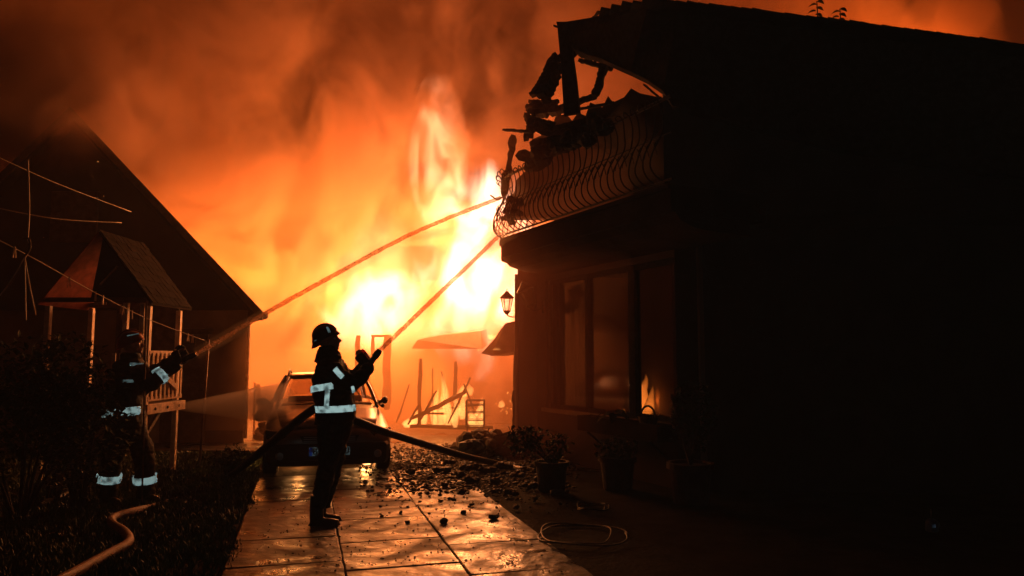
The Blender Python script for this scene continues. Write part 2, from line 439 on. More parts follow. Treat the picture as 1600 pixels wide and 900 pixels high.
# lawn blades (countless)
def blades(n, region, h, name='grass'):
    P = []
    while len(P) < n:
        p = region()
        if p is not None: P.append(p)
    P = np.array(P); a = rng.uniform(0, 2 * np.pi, n); hh = h * rng.uniform(.4, 1.3, n); w = .006 * rng.uniform(.6, 1.4, n) * (1 + P[:, 1] * .06)
    le = rng.uniform(0, .7, n); la = rng.uniform(0, 2 * np.pi, n)
    dx, dy = np.cos(a) * w, np.sin(a) * w
    lx, ly = np.cos(la) * le * hh, np.sin(la) * le * hh
    z = np.zeros(n)
    V = np.stack([np.stack([P[:, 0] - dx, P[:, 1] - dy, z], 1), np.stack([P[:, 0] + dx, P[:, 1] + dy, z], 1),
                  np.stack([P[:, 0] + dx * .7 + lx * .4, P[:, 1] + dy * .7 + ly * .4, hh * .6], 1), np.stack([P[:, 0] - dx * .7 + lx * .4, P[:, 1] - dy * .7 + ly * .4, hh * .6], 1),
                  np.stack([P[:, 0] + lx, P[:, 1] + ly, hh], 1)], 1).reshape(-1, 3)
    me = bpy.data.meshes.new(name); i = np.arange(n)[:, None] * 5
    me.vertices.add(n * 5); me.vertices.foreach_set('co', V.ravel())
    loops = np.concatenate([i + np.array([[0, 1, 2, 3]]), i + np.array([[3, 2, 4]])], 1).ravel()
    me.loops.add(n * 7); me.loops.foreach_set('vertex_index', loops.astype(np.int32))
    st = (np.arange(n)[:, None] * 7 + np.array([[0, 4]])).ravel(); me.polygons.add(n * 2)
    me.polygons.foreach_set('loop_start', st.astype(np.int32))
    me.update(calc_edges=True); me.validate(); me.materials.append(M['grass'])
    o = bpy.data.objects.new(name, me); C.objects.link(o); return stuff(o)
def lawn():
    y = 3.2 + 9.4 * random.random() ** 1.5
    x = random.uniform(-9, 0)
    if x < -.75 * y - .6: return None
    u, v = x * DU.x + y * DU.y, x * DV.x + y * DV.y
    edge = u0 + .06 * math.sin(v * 3.1) + .05 * noise.noise(Vector((v * 4, 0, 0))) + random.gauss(0, .02)
    if u > edge: return None
    if noise.noise(Vector((x * 1.3, y * 1.3, 4))) < -.25 and random.random() < .7: return None
    return (x, y)
tag(blades(70000, lawn, .055), 'dark trampled grass of the lawn beside the driveway')

# ------------------------------------------------------------------ left house
HB = Vector((-.50, .866, 0))           # the way its ridge runs
H = empty('house', (-8.2, 14.1, 0), 0, 'dark gabled house on the left with steep roof in the smoke', 'house')
YH = 14.1
ap = at(128, 178, YH); er = at(413, 488, YH - .3); xl = 2 * ap.x - er.x
sl = (ap.z - er.z) / (er.x - ap.x)
wr = at(385, 560, YH).x
wl_ = 2 * ap.x - wr
zt = lambda x: ap.z - .16 - sl * abs(x - ap.x)
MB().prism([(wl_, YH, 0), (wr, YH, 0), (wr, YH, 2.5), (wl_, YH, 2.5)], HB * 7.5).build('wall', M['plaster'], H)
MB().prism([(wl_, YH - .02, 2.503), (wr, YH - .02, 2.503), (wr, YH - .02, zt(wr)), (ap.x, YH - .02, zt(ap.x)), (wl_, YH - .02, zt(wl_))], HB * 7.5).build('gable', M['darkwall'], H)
for sgn in (1, -1):
    e = er.x if sgn > 0 else xl
    a = Vector((ap.x, YH - .35, ap.z)); b = Vector((e, YH - .35, er.z + .0))
    nrm = Vector((sgn * sl, 0, 1)).normalized() * .12
    rf = MB().prism([a, b, b - nrm, a - nrm], HB * 8.3).build('roof', M['roof'], H)
    MB().prism([a + Vector((0, -.012, .01)), b + Vector((0, -.012, .01)), b + Vector((0, -.012, -.17)), a + Vector((0, -.012, -.17))], (0, -.03, 0)).build('rake_board', M['wood2'], H)
MB().tube([(er.x + .02, YH - .3, er.z - .07), (er.x + .02 - 4, YH + 6.6, er.z - .09)], .06, 10).build('gutter', M['metal'], H, smooth=True)
MB().tube([(wr + .05, YH - .06, er.z - .1), (wr + .05, YH - .06, .1)], .035, 8).build('downpipe', M['wood'], H, smooth=True)
# door and boarded panels of the lower wall
x0, x1 = at(297, 600, YH).x, at(323, 600, YH).x
MB().box(((x0 + x1) / 2 - .25, YH - .03, 1.02), (.85, .05, 2.04)).build('door', M['wood2'], H, bevel=.008)
d = bpy.data.objects['door']
MB().tube([((x1) - .12, YH - .09, 1.0), (x1 - .02, YH - .09, 1.0)], .012, 6).build('handle', M['iron'], d)
MB().box(((x0 + x1) / 2 - .25, YH - .02, 2.1), (1.0, .08, .1)).build('lintel', M['wood2'], H, bevel=.006)
MB().box(((at(325, 600, YH).x + wr) / 2, YH - .02, .12), (wr - at(325, 600, YH).x, .05, .24)).build('plinth', M['plaster2'], H)
MB().box((ap.x, YH - .05, 4.3), (.9, .06, 1.0)).build('gable_shutter', M['wood2'], H, bevel=.01)
# board and scrap leaning beyond the house corner
bl = empty('wooden_frame', at(385, 688, 14.6) * 1, 0, 'old wooden frame leaning beside the corner of the left house', 'frame')
bl.location.z = 0; ROOTM[bl.name] = Matrix.Translation(bl.location)
for (p, q) in (((397, 690), (399, 598)), ((407, 690), (404, 600)), ((380, 612), (406, 604)), ((395, 648), (407, 645)), ((370, 688), (384, 560))):
    MB().beam(at(*p, 14.7), at(*q, 14.9), .06, .04).build('bar', M['wood'], bl)
st = empty('stone_pile', gnd(415, 690), 0, 'low pile of stones between left house and car', 'stones')
for i in range(16):
    MB().chunk(gnd(404 + random.random() * 22, 690 + random.random() * 6) + Vector((0, 0, .1 + .55 * random.random())), .12, i).build('stone', M['plaster2'], st)

# ------------------------------------------------------------------ wooden playhouse
PX0, PX1, PY0, PY1, PE, PZ = -6.10, -4.78, 9.72, 10.72, 2.36, 3.26
PH = empty('playhouse', ((PX0 + PX1) / 2, (PY0 + PY1) / 2, 0), 0, 'raised wooden playhouse with small gabled roof on slim pale posts', 'playhouse')
pcx = (PX0 + PX1) / 2
for x, y in ((PX0, PY0), (PX1, PY0), (PX0, PY1), (PX1 - .05, PY1)):
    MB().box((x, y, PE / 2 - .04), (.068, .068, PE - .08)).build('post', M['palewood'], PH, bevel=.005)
for px, Y in ((197, PY0), (223, PY0), (143, PY1)):
    x = at(px, 500, Y).x
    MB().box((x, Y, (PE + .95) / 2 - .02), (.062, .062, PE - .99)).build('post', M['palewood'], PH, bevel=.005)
for sgn in (1, -1):
    for k in range(9):
        t0, t1 = k / 9, (k + 1) / 9
        hw = (PX1 - PX0) / 2 + .08
        def rp(t, y, dz=0): return Vector((pcx + sgn * hw * t, y, PZ - (PZ - PE + .05) * t + dz))
        if sgn > 0:
            n = 9
            for q in range(n):
                ya = PY0 - .1 + (PY1 - PY0 + .2) * q / n + .005; yb = PY0 - .1 + (PY1 - PY0 + .2) * (q + 1) / n - .005
                zj = random.uniform(0, .012)
                MB().prism([rp(t0, ya, .02 + zj), rp(min(t1 + .02, 1.02), ya, .034 + zj), rp(min(t1 + .02, 1.02), yb, .034 + zj), rp(t0, yb, .02 + zj)], (0, 0, -.012)).build('shingle', M['roof'], PH)
    MB().prism([rp(0, PY0 - .1), rp(1, PY0 - .1), rp(1, PY1 + .1), rp(0, PY1 + .1)], (0, 0, -.022)).build('roof_board', M['redlitboard'] if sgn < 0 else M['darkboard'], PH)
# front gable triangle, only its right half boarded
MB().prism([(pcx - .12, PY0 + .01, PE + .02), (PX1, PY0 + .01, PE + .02), (pcx, PY0 + .01, PZ - .08)], (0, .02, 0)).build('gable_panel', M['darkwall'], PH)
for a, b in (((PX0, PE - .02), (PX1, PE - .02)),):
    MB().box((pcx, PY0, PE), (PX1 - PX0 + .06, .05, .06)).build('eave_beam', M['wood2'], PH)
    MB().box((pcx, PY1, PE), (PX1 - PX0 + .06, .05, .06)).build('eave_beam', M['wood2'], PH)
MB().beam(at(157, 445, PY0 - .02), at(184, 416, PY0 - .02), .025, .02).build('brace', M['wood'], PH)
MB().box(at(157, 474, PY0 - .02), (.16, .03, .035)).build('bracket', M['wood'], PH, bevel=.004)
zd = 1.0
MB().box((pcx, (PY0 + PY1) / 2, zd - .02), (PX1 - PX0, PY1 - PY0, .04)).build('deck', M['wood2'], PH)
MB().box((pcx, PY0 - .045, zd - .07), (PX1 - PX0 + .1, .04, .13)).build('deck_beam', M['wood'], PH, bevel=.006)
sb = MB().box((PX1 + .05, (PY0 + PY1) / 2, zd - .07), (.04, PY1 - PY0 + .12, .13)).build('deck_beam', M['wood'], PH, bevel=.006)
for y in (.15, .5, .85):
    MB().lathe((PX1 + .07, PY0 + y * (PY1 - PY0), zd - .07), [(.02, 0), (.02, .01), (.012, .015)], 8, (1, 0, 0)).build('bolt', M['iron'], PH)
MB().box((PX1 + .02, (PY0 + PY1) / 2, zd + .66), (.04, PY1 - PY0, .07)).build('rail', M['wood'], PH, bevel=.006)
MB().box((PX1 + .02, (PY0 + PY1) / 2, zd + .06), (.04, PY1 - PY0, .06)).build('rail', M['wood'], PH, bevel=.006)
for k in range(8):
    MB().box((PX1 + .045, PY0 + .08 + k * .12, zd + .36), (.018, .05, .6)).build('slat', M['wood'], PH)
for k in range(4):
    MB().box((PX1 - .12 - k * .1, PY0 - .02, zd + .36), (.05, .018, .6)).build('slat', M['wood'], PH)
MB().beam((PX1 + .07, PY0 + .1, zd + .48), (PX1 + .07, PY0 + .75, zd + .18), .03, .07).build('brace', M['wood'], PH)
MB().beam((PX1, PY0, .55), (PX1, PY0 + .45, .9), .04, .05).build('brace', M['wood2'], PH)
MB().box((PX1 - .5, PY1, zd + 1.0), (.9, .02, .9)).build('back_board', M['wood2'], PH)

# ------------------------------------------------------------------ right house
WD = Vector((.451, -.893, 0)); WN = Vector((-.893, -.451, 0))
W0 = Vector((.45, 12.3, 0))
def wp(s, o=0, z=0): return W0 + WD * s + WN * o + Vector((0, 0, z))
RH = empty('house', (3.5, 11, 0), 0, 'burning two storey house on the right, black against the fire', 'house')
SW0, SW1, ZS, ZT = .22, 3.50, .80, 2.86
def wbox(s0, s1, z0, z1, o0=-.22, o1=0):
    return MB().prism([wp(s0, o1, z0), wp(s1, o1, z0), wp(s1, o1, z1), wp(s0, o1, z1)], WN * (o0 - o1))
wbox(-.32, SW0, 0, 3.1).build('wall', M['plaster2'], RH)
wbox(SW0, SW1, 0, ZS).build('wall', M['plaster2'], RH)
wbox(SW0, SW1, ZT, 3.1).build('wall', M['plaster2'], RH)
wbox(SW0 - .03, SW1, ZS - .06, ZS - .003, -.2, .07).build('window_sill', M['plaster'], RH)
MB().box((.26, 12.55, 1.55), (.33, .36, 3.1)).build('pillar', M['plaster2'], RH, bevel=.015)
MB().box((.07, 12.4, 1.5), (.05, .10, 3.0)).build('pillar_lit_edge', M['plaster'], RH, bevel=.01)  # paler strip painting in the firelit left edge of the pillar
# ground floor room, open at the back to the fire
wbox(-.0, SW1 + .03, 3.0, 3.1, -4.2, -.221).build('ceiling', M['plaster2'], RH)
MB().prism([wp(SW1 + .03, -.23, 0), wp(SW1 + .03, -4.2, 0), wp(SW1 + .03, -4.2, 3), wp(SW1 + .03, -.23, 3)], WD * .15).build('inner_wall', M['plaster'], RH)
MB().prism([wp(.0, -4.2, 0), wp(SW1 + .03, -4.2, 0), wp(SW1 + .03, -4.2, 3), wp(.0, -4.2, 3)], WN * -.15).build('inner_wall', M['plaster'], RH)
MB().prism([wp(-.02, -.23, 0), wp(-.02, -4.2, 0), wp(-.02, -4.2, 3), wp(-.02, -.23, 3)], WD * -.15).build('inner_wall', M['plaster'], RH)
# window: frame with mullions, panes, the two left lights have half drawn curtains
win = MB(); 
fr = wbox(SW0, SW0 + .07, ZS, ZT, -.13, -.05).build('window', M['wood2'], RH)
fr['label'] = 'wide dark framed window glowing from the fire inside'
def s_of(px):
    k = (px - 800) / F
    return (k * W0.y - W0.x) / (WD.x - k * WD.y)
mull = [(s_of(912) - .03, s_of(912) + .05, 'mullion'), (s_of(982) - .06, s_of(982) + .08, 'mullion'), (SW1 - .05, SW1, 'mullion'), (s_of(866), s_of(871), 'mullion')]
for a, b, nm in mull: wbox(a, b, ZS, ZT, -.14, -.04).build(nm, M['char'], fr)
wbox(SW0 + .07, SW1 - .05, ZT - .07, ZT, -.13, -.05).build('head_rail', M['char'], fr)
wbox(SW0 + .07, SW1 - .05, ZS, ZS + .06, -.13, -.05).build('bottom_rail', M['char'], fr)
edges = [SW0 + .07, s_of(866), s_of(912), s_of(982), SW1]
for a, b in zip(edges[:-1], edges[1:]):
    MB().prism([wp(a + .02, -.09, ZS + .05), wp(b - .02, -.09, ZS + .05), wp(b - .02, -.09, ZT - .06), wp(a + .02, -.09, ZT - .06)], WN * -.006).build('pane', M['glass'], fr)
cu = MB()
rings = []
for k in range(40):
    t = k / 39; s = SW0 + .1 + t * (s_of(905) - SW0 - .1); o = -.26 + .03 * math.sin(t * 45)
    rings.append((s, o))
v_ = [wp(s, o, ZS - .2) for s, o in rings] + [wp(s, o, ZT - .1) for s, o in rings]
cu.add(v_, [(i, i + 1, i + 41, i + 40) for i in range(39)])
c_o = cu.build('curtain', M['char'], RH, smooth=True)
so = c_o.modifiers.new('thick', 'SOLIDIFY'); so.thickness = .006
# broad net curtain hanging from the room's head
# dark near wing
XA = wp(SW1).x
ya = wp(SW1).y
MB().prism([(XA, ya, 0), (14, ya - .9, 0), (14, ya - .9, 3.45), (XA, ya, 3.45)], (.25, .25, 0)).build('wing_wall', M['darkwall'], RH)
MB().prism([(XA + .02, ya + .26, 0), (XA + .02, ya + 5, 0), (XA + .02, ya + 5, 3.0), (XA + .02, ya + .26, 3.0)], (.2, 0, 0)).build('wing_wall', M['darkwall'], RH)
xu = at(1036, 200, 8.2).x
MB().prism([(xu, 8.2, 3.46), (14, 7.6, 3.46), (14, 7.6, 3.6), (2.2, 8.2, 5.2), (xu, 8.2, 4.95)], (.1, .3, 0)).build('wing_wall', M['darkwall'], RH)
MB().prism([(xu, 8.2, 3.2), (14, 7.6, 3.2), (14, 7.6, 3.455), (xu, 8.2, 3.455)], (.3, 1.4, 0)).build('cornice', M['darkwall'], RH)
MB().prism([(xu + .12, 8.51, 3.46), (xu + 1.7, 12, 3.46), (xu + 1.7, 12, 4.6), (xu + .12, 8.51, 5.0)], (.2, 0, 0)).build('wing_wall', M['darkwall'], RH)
# burnt gable: silhouette edge jagged, then a tiled roof running to the right
A = [(869, 34, 9.73), (885, 34, 9.6), (903, 31, 9.4), (921, 28, 9.2), (940, 24, 8.95), (958, 21, 8.7), (975, 16, 8.5), (992, 15, 8.2), (1012, 9, 8.0), (1060, 15, 7.9), (1110, 20, 7.85),
     (1300, 43, 7.7), (1460, 65, 7.6), (1660, 92, 7.5), (1900, 128, 7.4)]
B = [(1900, 330, 7.4), (1300, 230, 7.7), (1050, 165, 7.95), (1036, 142, 8.0), (1010, 124, 8.3), (985, 112, 8.6), (960, 101, 8.8), (938, 91, 9.0), (915, 84, 9.2), (897, 77, 9.4), (885, 62, 9.55), (872, 46, 9.72)]
gab = MB()
n = len(A) + len(B)
gab.prism([at(*p) for p in A + B], (.05, .16, 0)).build('gable_wall', M['char'], RH)
# tiles along the visible verge
for k in range(46):
    px = 945 + k * 16.5
    xs = [a[0] for a in A]; j = max(i for i in range(len(A) - 1) if xs[i] <= px)
    t = (px - A[j][0]) / (A[j + 1][0] - A[j][0]); py = A[j][1] + t * (A[j + 1][1] - A[j][1]); Y = A[j][2] + t * (A[j + 1][2] - A[j][2])
    p = at(px, py + 2.5 + random.uniform(-.8, .8), Y)
    MB().beam(p + Vector((-.075, -.08, .012 + random.uniform(0, .012))), p + Vector((.07, -.08, -.012)), .26, .028).build('roof_tile', M['roof'], RH, bevel=.008)
rr = [at(1012, 20, 8.0), at(1300, 52, 7.7), at(1660, 102, 7.5)]
MB().prism([rr[0] + Vector((.2, .17, -.1)), rr[2] + Vector((3, .17, -.85)), rr[2] + Vector((3.5, 4, -1.6)), rr[0] + Vector((1.2, 3.5, -1.5))], (0, 0, -.1)).build('roof', M['roof'], RH)
# hanging burnt fascia board and rafters
MB().prism([at(871, 44, 9.62), at(893, 72, 9.5), at(900, 120, 9.5), at(906, 176, 9.52), at(881, 180, 9.6), at(877, 110, 9.6)], (.02, .06, 0)).build('hanging_fascia', M['char'], RH)
raf = [((866, 40), (880, 46), .05), ((926, 30), (936, 18), .05), ((870, 90), (833, 150), .16), ((900, 80), (860, 118), .10), ((905, 86), (962, 100), .12), ((866, 100), (846, 150), .2),
       ((948, 95), (930, 150), .12), ((935, 148), (880, 165), .12), ((822, 168), (870, 160), .10), ((826, 178), (880, 170), .22), ((827, 190), (860, 200), .18), ((786, 203), (832, 206), .07),
       ((830, 172), (828, 215), .12), ((1006, 132), (1036, 158), .05), ((900, 172), (960, 160), .06), ((960, 190), (1034, 152), .05), ((855, 205), (960, 180), .14), ((836, 228), (905, 205), .16)]
for i, (p, q, w) in enumerate(raf):
    Y = 10.2 + .12 * (i % 5); b = MB()
    for k in range(3 if w > .08 else 1):
        j = lambda a: a + random.uniform(-9, 9) * (w > .08) * (k > 0)
        b.rough_beam(at(j(p[0]), j(p[1]), Y + .05 * k), at(j(q[0]), j(q[1]), Y - .25 + .05 * k), w * (.62 if k else .8), w * .5, 18, .42, i + k * 17)
    b.build('charred_rafter', M['char'], RH)
MB().rough_beam(at(803, 212, 11.35), at(787, 306, 11.3), .11, .1, 12, 1.0, 40).build('charred_post', M['char'], RH)
# upper wall remnant behind the balcony, burnt to a ragged top
top = [(0, 4.3), (.4, 4.7), (.8, 4.45), (1.2, 4.9), (1.7, 4.6), (2.2, 4.75), (2.7, 4.5), (3.2, 4.8), (3.6, 4.7)]
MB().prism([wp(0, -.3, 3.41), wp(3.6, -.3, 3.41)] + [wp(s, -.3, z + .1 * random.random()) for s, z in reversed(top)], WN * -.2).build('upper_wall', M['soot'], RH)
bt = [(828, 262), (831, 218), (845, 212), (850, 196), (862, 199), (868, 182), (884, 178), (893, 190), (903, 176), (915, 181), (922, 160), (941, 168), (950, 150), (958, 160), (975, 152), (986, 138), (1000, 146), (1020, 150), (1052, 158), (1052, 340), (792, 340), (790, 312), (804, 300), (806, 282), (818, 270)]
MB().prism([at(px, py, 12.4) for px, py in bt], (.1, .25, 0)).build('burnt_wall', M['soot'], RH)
# balcony slab with rounded far end
SC, BW = .95, 1.05
def edge_pts(off, n=14):
    pts = []
    for k in range(n + 1):
        a = math.pi / 2 * k / n
        pts.append(wp(SC - math.cos(a) * off, math.sin(a) * off))
    pts.append(wp(4.75, off))
    return pts
def slab(off, z0, z1, nm, m):
    e = edge_pts(off); poly = [p + Vector((0, 0, z0)) for p in e] + [wp(4.75, -.3, z0), wp(SC - off, -.3, z0)]
    return MB().prism(poly, (0, 0, z1 - z0)).build(nm, m, RH)
slab(BW, 3.12, 3.36, 'balcony_slab', M['soot']); slab(BW + .03, 3.362, 3.41, 'balcony_edge', M['soot'])
rings = []
for z, o in ((3.12, BW - .05), (3.04, BW - .12), (2.98, BW - .28), (2.95, BW - .5)):
    rings.append([p + Vector((0, 0, z)) for p in edge_pts(o)] + [wp(4.7, -.1, z), wp(SC - o, -.1, z)])
MB().loft(rings).build('balcony_soffit', M['soot'], RH, smooth=False)
# railing
ZB, ZR = 3.47, 4.38
rl = MB(); re = edge_pts(BW - .03, 16)
rail = MB().tube([p + Vector((0, 0, ZB)) for p in re], .014, 6).build('railing', M['iron'], RH)
rail['label'] = 'bellied wrought iron balcony railing'
MB().tube([p + Vector((0, 0, ZR - .02)) for p in re[8:]], .02, 6).build('top_rail', M['iron'], rail)
MB().tube([p + Vector((0, 0, ZB + .5)) for p in re[6:]], .008, 5).build('middle_rail', M['iron'], rail)
def balus(p, nrm, ht, k):
    path = []
    prof = [(0, 0), (.10, .06), (.155, .16), (.14, .30), (.06, .46), (.0, .60), (-.01, .78), (.03, .92), (.085, .98), (.11, .94), (.09, .90)]
    for o, z in prof: path.append(p + nrm * o + Vector((0, 0, ZB + z * ht)))
    b = MB().tube(smoothpath([q + Vector((random.gauss(0, .006), random.gauss(0, .006), 0)) for q in path], 3), .0085, 5)
    # collar scroll
    for sgn in (1, -1):
        t = Vector((-nrm.y, nrm.x, 0)) * sgn
        b.tube([p + nrm * .10 + t * (.045 * math.sin(q * .9)) + Vector((0, 0, ZB + ht * .42 + .03 * q * math.cos(q * .5))) for q in range(6)], .006, 4)
    b.build('baluster', M['iron'], rail)
arc = 13
for k in range(arc):
    a = math.pi / 2 * k / arc; off = BW - .03
    p = wp(SC - math.cos(a) * off, math.sin(a) * off); nr = (-WD * math.cos(a) + WN * math.sin(a)).normalized()
    balus(p, nr, .93 + .1 * random.random(), k)
for k in range(27):
    balus(wp(SC + .06 + k * .1375, BW - .03), WN, .93, k)
# burnt awning remains draped on the rail
db = MB()
for k in range(34):
    s = 1.55 + 2.0 * k / 34 + random.uniform(-.05, .05)
    db.chunk(wp(s, BW - .03 + random.uniform(-.1, .1), ZR + .02 + random.uniform(-.08, .1)), random.uniform(.07, .17), k, .7)
stuff(db.build('charred_debris', M['char'], RH))
db = MB()
for k in range(16):
    s = SC - .3 + .5 * random.random()
    db.chunk(wp(s, BW - .1 + random.uniform(-.1, .1), ZR - .5 + random.uniform(-.2, .25)), random.uniform(.04, .09), k + 50, .7)
stuff(db.build('charred_debris', M['char'], RH))
# broken gutter end and a floodlight under the slab
MB().tube([at(766, 305, 11.3), at(776, 312, 11.3), at(786, 308, 11.3), at(792, 298, 11.3)], .014, 6).build('broken_gutter', M['iron'], RH)
fl = empty('floodlight', at(815, 393, 12.1), 0, 'small unlit floodlight fixed beneath the rounded balcony', 'floodlight')
MB().box(at(815, 393, 12.1), (.22, .12, .12), Matrix.Rotation(.25, 3, 'Y')).build('housing', M['carblack'], fl, bevel=.01)
MB().beam(at(822, 388, 12.15), at(834, 380, 12.2), .03, .03).build('bracket', M['iron'], fl)

# lanterns
def lantern(c, sc, tilt, armto, label):
    t = empty('wall_lantern', c, 0, label, 'lantern', 'wall lanterns beside the window')
    rot = Matrix.Rotation(tilt, 3, 'Y')
    def T(b):
        b.v = [Vector(c) + rot @ (v * sc) for v in b.v]; return b
    for k in range(6):
        a = k * math.pi / 3; e = Vector((math.cos(a), math.sin(a), 0))
        T(MB().tube([e * .055 + Vector((0, 0, -.13)), e * .095 + Vector((0, 0, .07))], .007, 5)).build('cage_bar', M['iron'], t)
    T(MB().lathe((0, 0, 0), [(.048, -.125), (.087, .065)], 6)).build('lantern_glass', M['lampglass'], t)
    T(MB().lathe((0, 0, 0), [(.115, .07), (.118, .085), (.06, .14), (.035, .165), (.03, .18), (.006, .19), (.006, .225)], 12)).build('lantern_roof', M['iron'], t)
    T(MB().lathe((0, 0, 0), [(.02, -.19), (.035, -.17), (.062, -.14), (.062, -.125)], 12)).build('lantern_base', M['iron'], t)
    b0 = Vector(c) + rot @ Vector((0, 0, -.18 * sc))
    MB().tube(smoothpath([b0, b0 + Vector((.02, 0, -.03)), b0.lerp(Vector(armto), .6) + Vector((0, 0, -.03)), armto], 4), .012, 6).build('arm', M['iron'], t)
    MB().box(armto, (.04, .09, .2)).build('wall_plate', M['iron'], t, bevel=.01)
    return t
lantern(at(792, 473, 12.45), 1.05, 0, at(808, 494, 12.45), 'upright black wall lantern against the brightest flames')
lantern(at(824, 462, 11.9), 1.25, -.35, at(848, 480, 11.9), 'tilted black wall lantern hanging askew beside the window')

# ------------------------------------------------------------------ plants, pots
def leafset(mb, centre, rad, n, size, seed=0, squash=1, droop=0):
    rnd = random.Random(seed)
    for i in range(n):
        while True:
            p = Vector((rnd.uniform(-1, 1), rnd.uniform(-1, 1), rnd.uniform(-1, 1)))
            if p.length < 1 and (p.length > .5 or rnd.random() < .4): break
        if noise.noise(p * 2.2 + Vector((seed, 0, 0))) < -.18: continue
        c = Vector(centre) + Vector((p.x * rad[0], p.y * rad[1], p.z * rad[2]))
        d = Vector((rnd.gauss(0, 1), rnd.gauss(0, 1), rnd.gauss(0, .7) - droop)).normalized()
        sx, u, _ = frame_of(d); L = size * rnd.uniform(.5, 1.3); w = L * .32
        mb.add([c, c + d * L * .5 + sx * w + u * L * .08, c + d * L, c + d * L * .5 - sx * w + u * L * .08], [(0, 1, 2, 3)])
    return mb
def bush(px, py, Y, w, h, n, size, label, seed, m=None, group=None, name='bush'):
    c = at(px, py, Y); base = Vector((c.x, c.y, 0))
    t = empty(name, base, 0, label, 'bush', group)
    mb = MB(); rnd = random.Random(seed); stems = MB()
    for k in range(9):
        a = rnd.uniform(0, 6.28); r = rnd.uniform(0, .7)
        q = base + Vector((math.cos(a) * r * w, math.sin(a) * r * w * .6, h * rnd.uniform(.3, .85)))
        leafset(mb, q, (w * .42, w * .35, h * .22), n // 9, size, seed * 10 + k)
        stems.tube(smoothpath([base + Vector((math.cos(a) * .05, math.sin(a) * .05, 0)), base.lerp(q, .5) + Vector((0, 0, .1)), q], 4), [.018 - .0014 * i for i in range(9)], 6)
    mb.build('foliage', m or M['leaf'], t); stems.build('stem', M['bark'], t)
    return t
bush(40, 640, 7.6, 1.05, 1.85, 7200, .085, 'tall dense bush filling the left side beside the firefighter', 3)
bush(128, 690, 8.0, .45, 1.3, 1800, .07, 'thin bush with pale leaves behind the left firefighter', 5, M['leafdry'])
#bush(60, 470, 9.0, .8, 2.1, 1500, .06, 'loose dark shrub in front of the playhouse posts', 6)
bush(357, 735, 10.2, .42, .42, 1500, .05, 'low round bush on the lawn edge beside the car', 8)
bush(135, 745, 8.6, .3, .45, 800, .05, 'small clump of leaves at the left firefighter boots', 9)
bush(95, 560, 8.4, .5, 1.45, 1500, .06, 'narrow leafy shrub between big bush and playhouse', 11)

def pot(c, r, h, label, m=None, group=None):
    t = empty('potted_plant', c, 0, label, 'plant', group)
    MB().lathe(c, [(r * .72, 0), (r * .8, .02), (r * .95, h * .85), (r * 1.08, h * .86), (r * 1.08, h), (r * .9, h), (r * .88, h * .93), (.01, h * .92)], 20).build('pot', m or M['terracotta'], t, smooth=False)
    return t
c = gnd(862, 768); t = pot(c, .2, .36, 'dark potted shrub standing at the foot of the house pillar')
mb = MB(); leafset(mb, c + Vector((-.16, 0, .55)), (.42, .25, .2), 900, .07, 21, droop=.3); leafset(mb, c + Vector((-.35, 0, .62)), (.2, .2, .16), 400, .07, 22); mb.build('foliage', M['leaf'], t)
st_ = MB()
for k in range(5): st_.tube([c + Vector((0, 0, .3)), c + Vector((-.3 + .12 * k, .05, .6))], .012, 5)
st_.build('stem', M['bark'], t)
# sill plants
def bigleaf(p, d, L, w, droop=.5):
    sx, u, dd = frame_of(Vector(d)); b = MB(); n = 6; vs = []; 
    for i in range(n + 1):
        t = i / n; c = Vector(p) + dd * L * t - Vector((0, 0, 1)) * droop * L * t * t; ww = w * math.sin(math.pi * (.08 + .9 * t)) ; vs += [c - sx * ww + u * ww * .25, c, c + sx * ww + u * ww * .25]
    fs = []
    for i in range(n): fs += [(i * 3, i * 3 + 1, i * 3 + 4, i * 3 + 3), (i * 3 + 1, i * 3 + 2, i * 3 + 5, i * 3 + 4)]
    return b.add(vs, fs)
t = empty('planter_box', wp(s_of(975), .2, ZS - .2), 0, 'dark wooden planter box fixed under the glowing window', 'planter')
a_, b_ = s_of(930), s_of(1056)
for o_ in (.09, .30): MB().prism([wp(a_, o_, ZS - .22), wp(b_, o_, ZS - .22), wp(b_, o_, ZS - .01), wp(a_, o_, ZS - .01)], WN * .02).build('side_board', M['darkboard'], t, bevel=.004)
for s_ in (a_ + .01, b_ - .03): MB().prism([wp(s_, .112, ZS - .22), wp(s_, .298, ZS - .22), wp(s_, .298, ZS - .015), wp(s_, .112, ZS - .015)], WD * .02).build('end_board', M['darkboard'], t)
MB().prism([wp(a_ + .035, .112, ZS - .2), wp(b_ - .035, .112, ZS - .2), wp(b_ - .035, .298, ZS - .2), wp(a_ + .035, .298, ZS - .2)], (0, 0, .15)).build('potting_soil', M['soil'], t)
for s_ in (a_ + .2, b_ - .2): MB().beam(wp(s_, 0, ZS - .45), wp(s_, .28, ZS - .23), .03, .03).build('bracket', M['iron'], t)
c = wp(s_of(978), .2, ZS - .06)
t = empty('potted_plant', c, 0, 'broad leaved plant in the planter box left of the thick mullion', 'plant')
for k in range(11):
    a = -2.9 + k * .57; dr = Vector((math.cos(a), math.sin(a) * .5 - .1, .55 + .3 * math.sin(k * 2.1)))
    b = bigleaf(c + Vector((0, 0, .08)), dr, .30 + .07 * math.sin(k * 3), .05, .75)
    o = b.build('leaf', M['leaf'], t); so = o.modifiers.new('thick', 'SOLIDIFY'); so.thickness = .003
MB().tube([c + Vector((0, 0, .0)), c + Vector((0, 0, .14))], .012, 6).build('stem', M['bark'], t)
c = wp(s_of(1030), .2, ZS - .05)
t = empty('basket', c, 0, 'wicker basket with arched handle in front of the flames behind the pane', 'basket')
MB().lathe(c, [(.08, 0), (.10, .01), (.13, .11), (.14, .115), (.12, .12), (.09, .03), (.01, .02)], 16).build('bowl', M['wicker'], t)
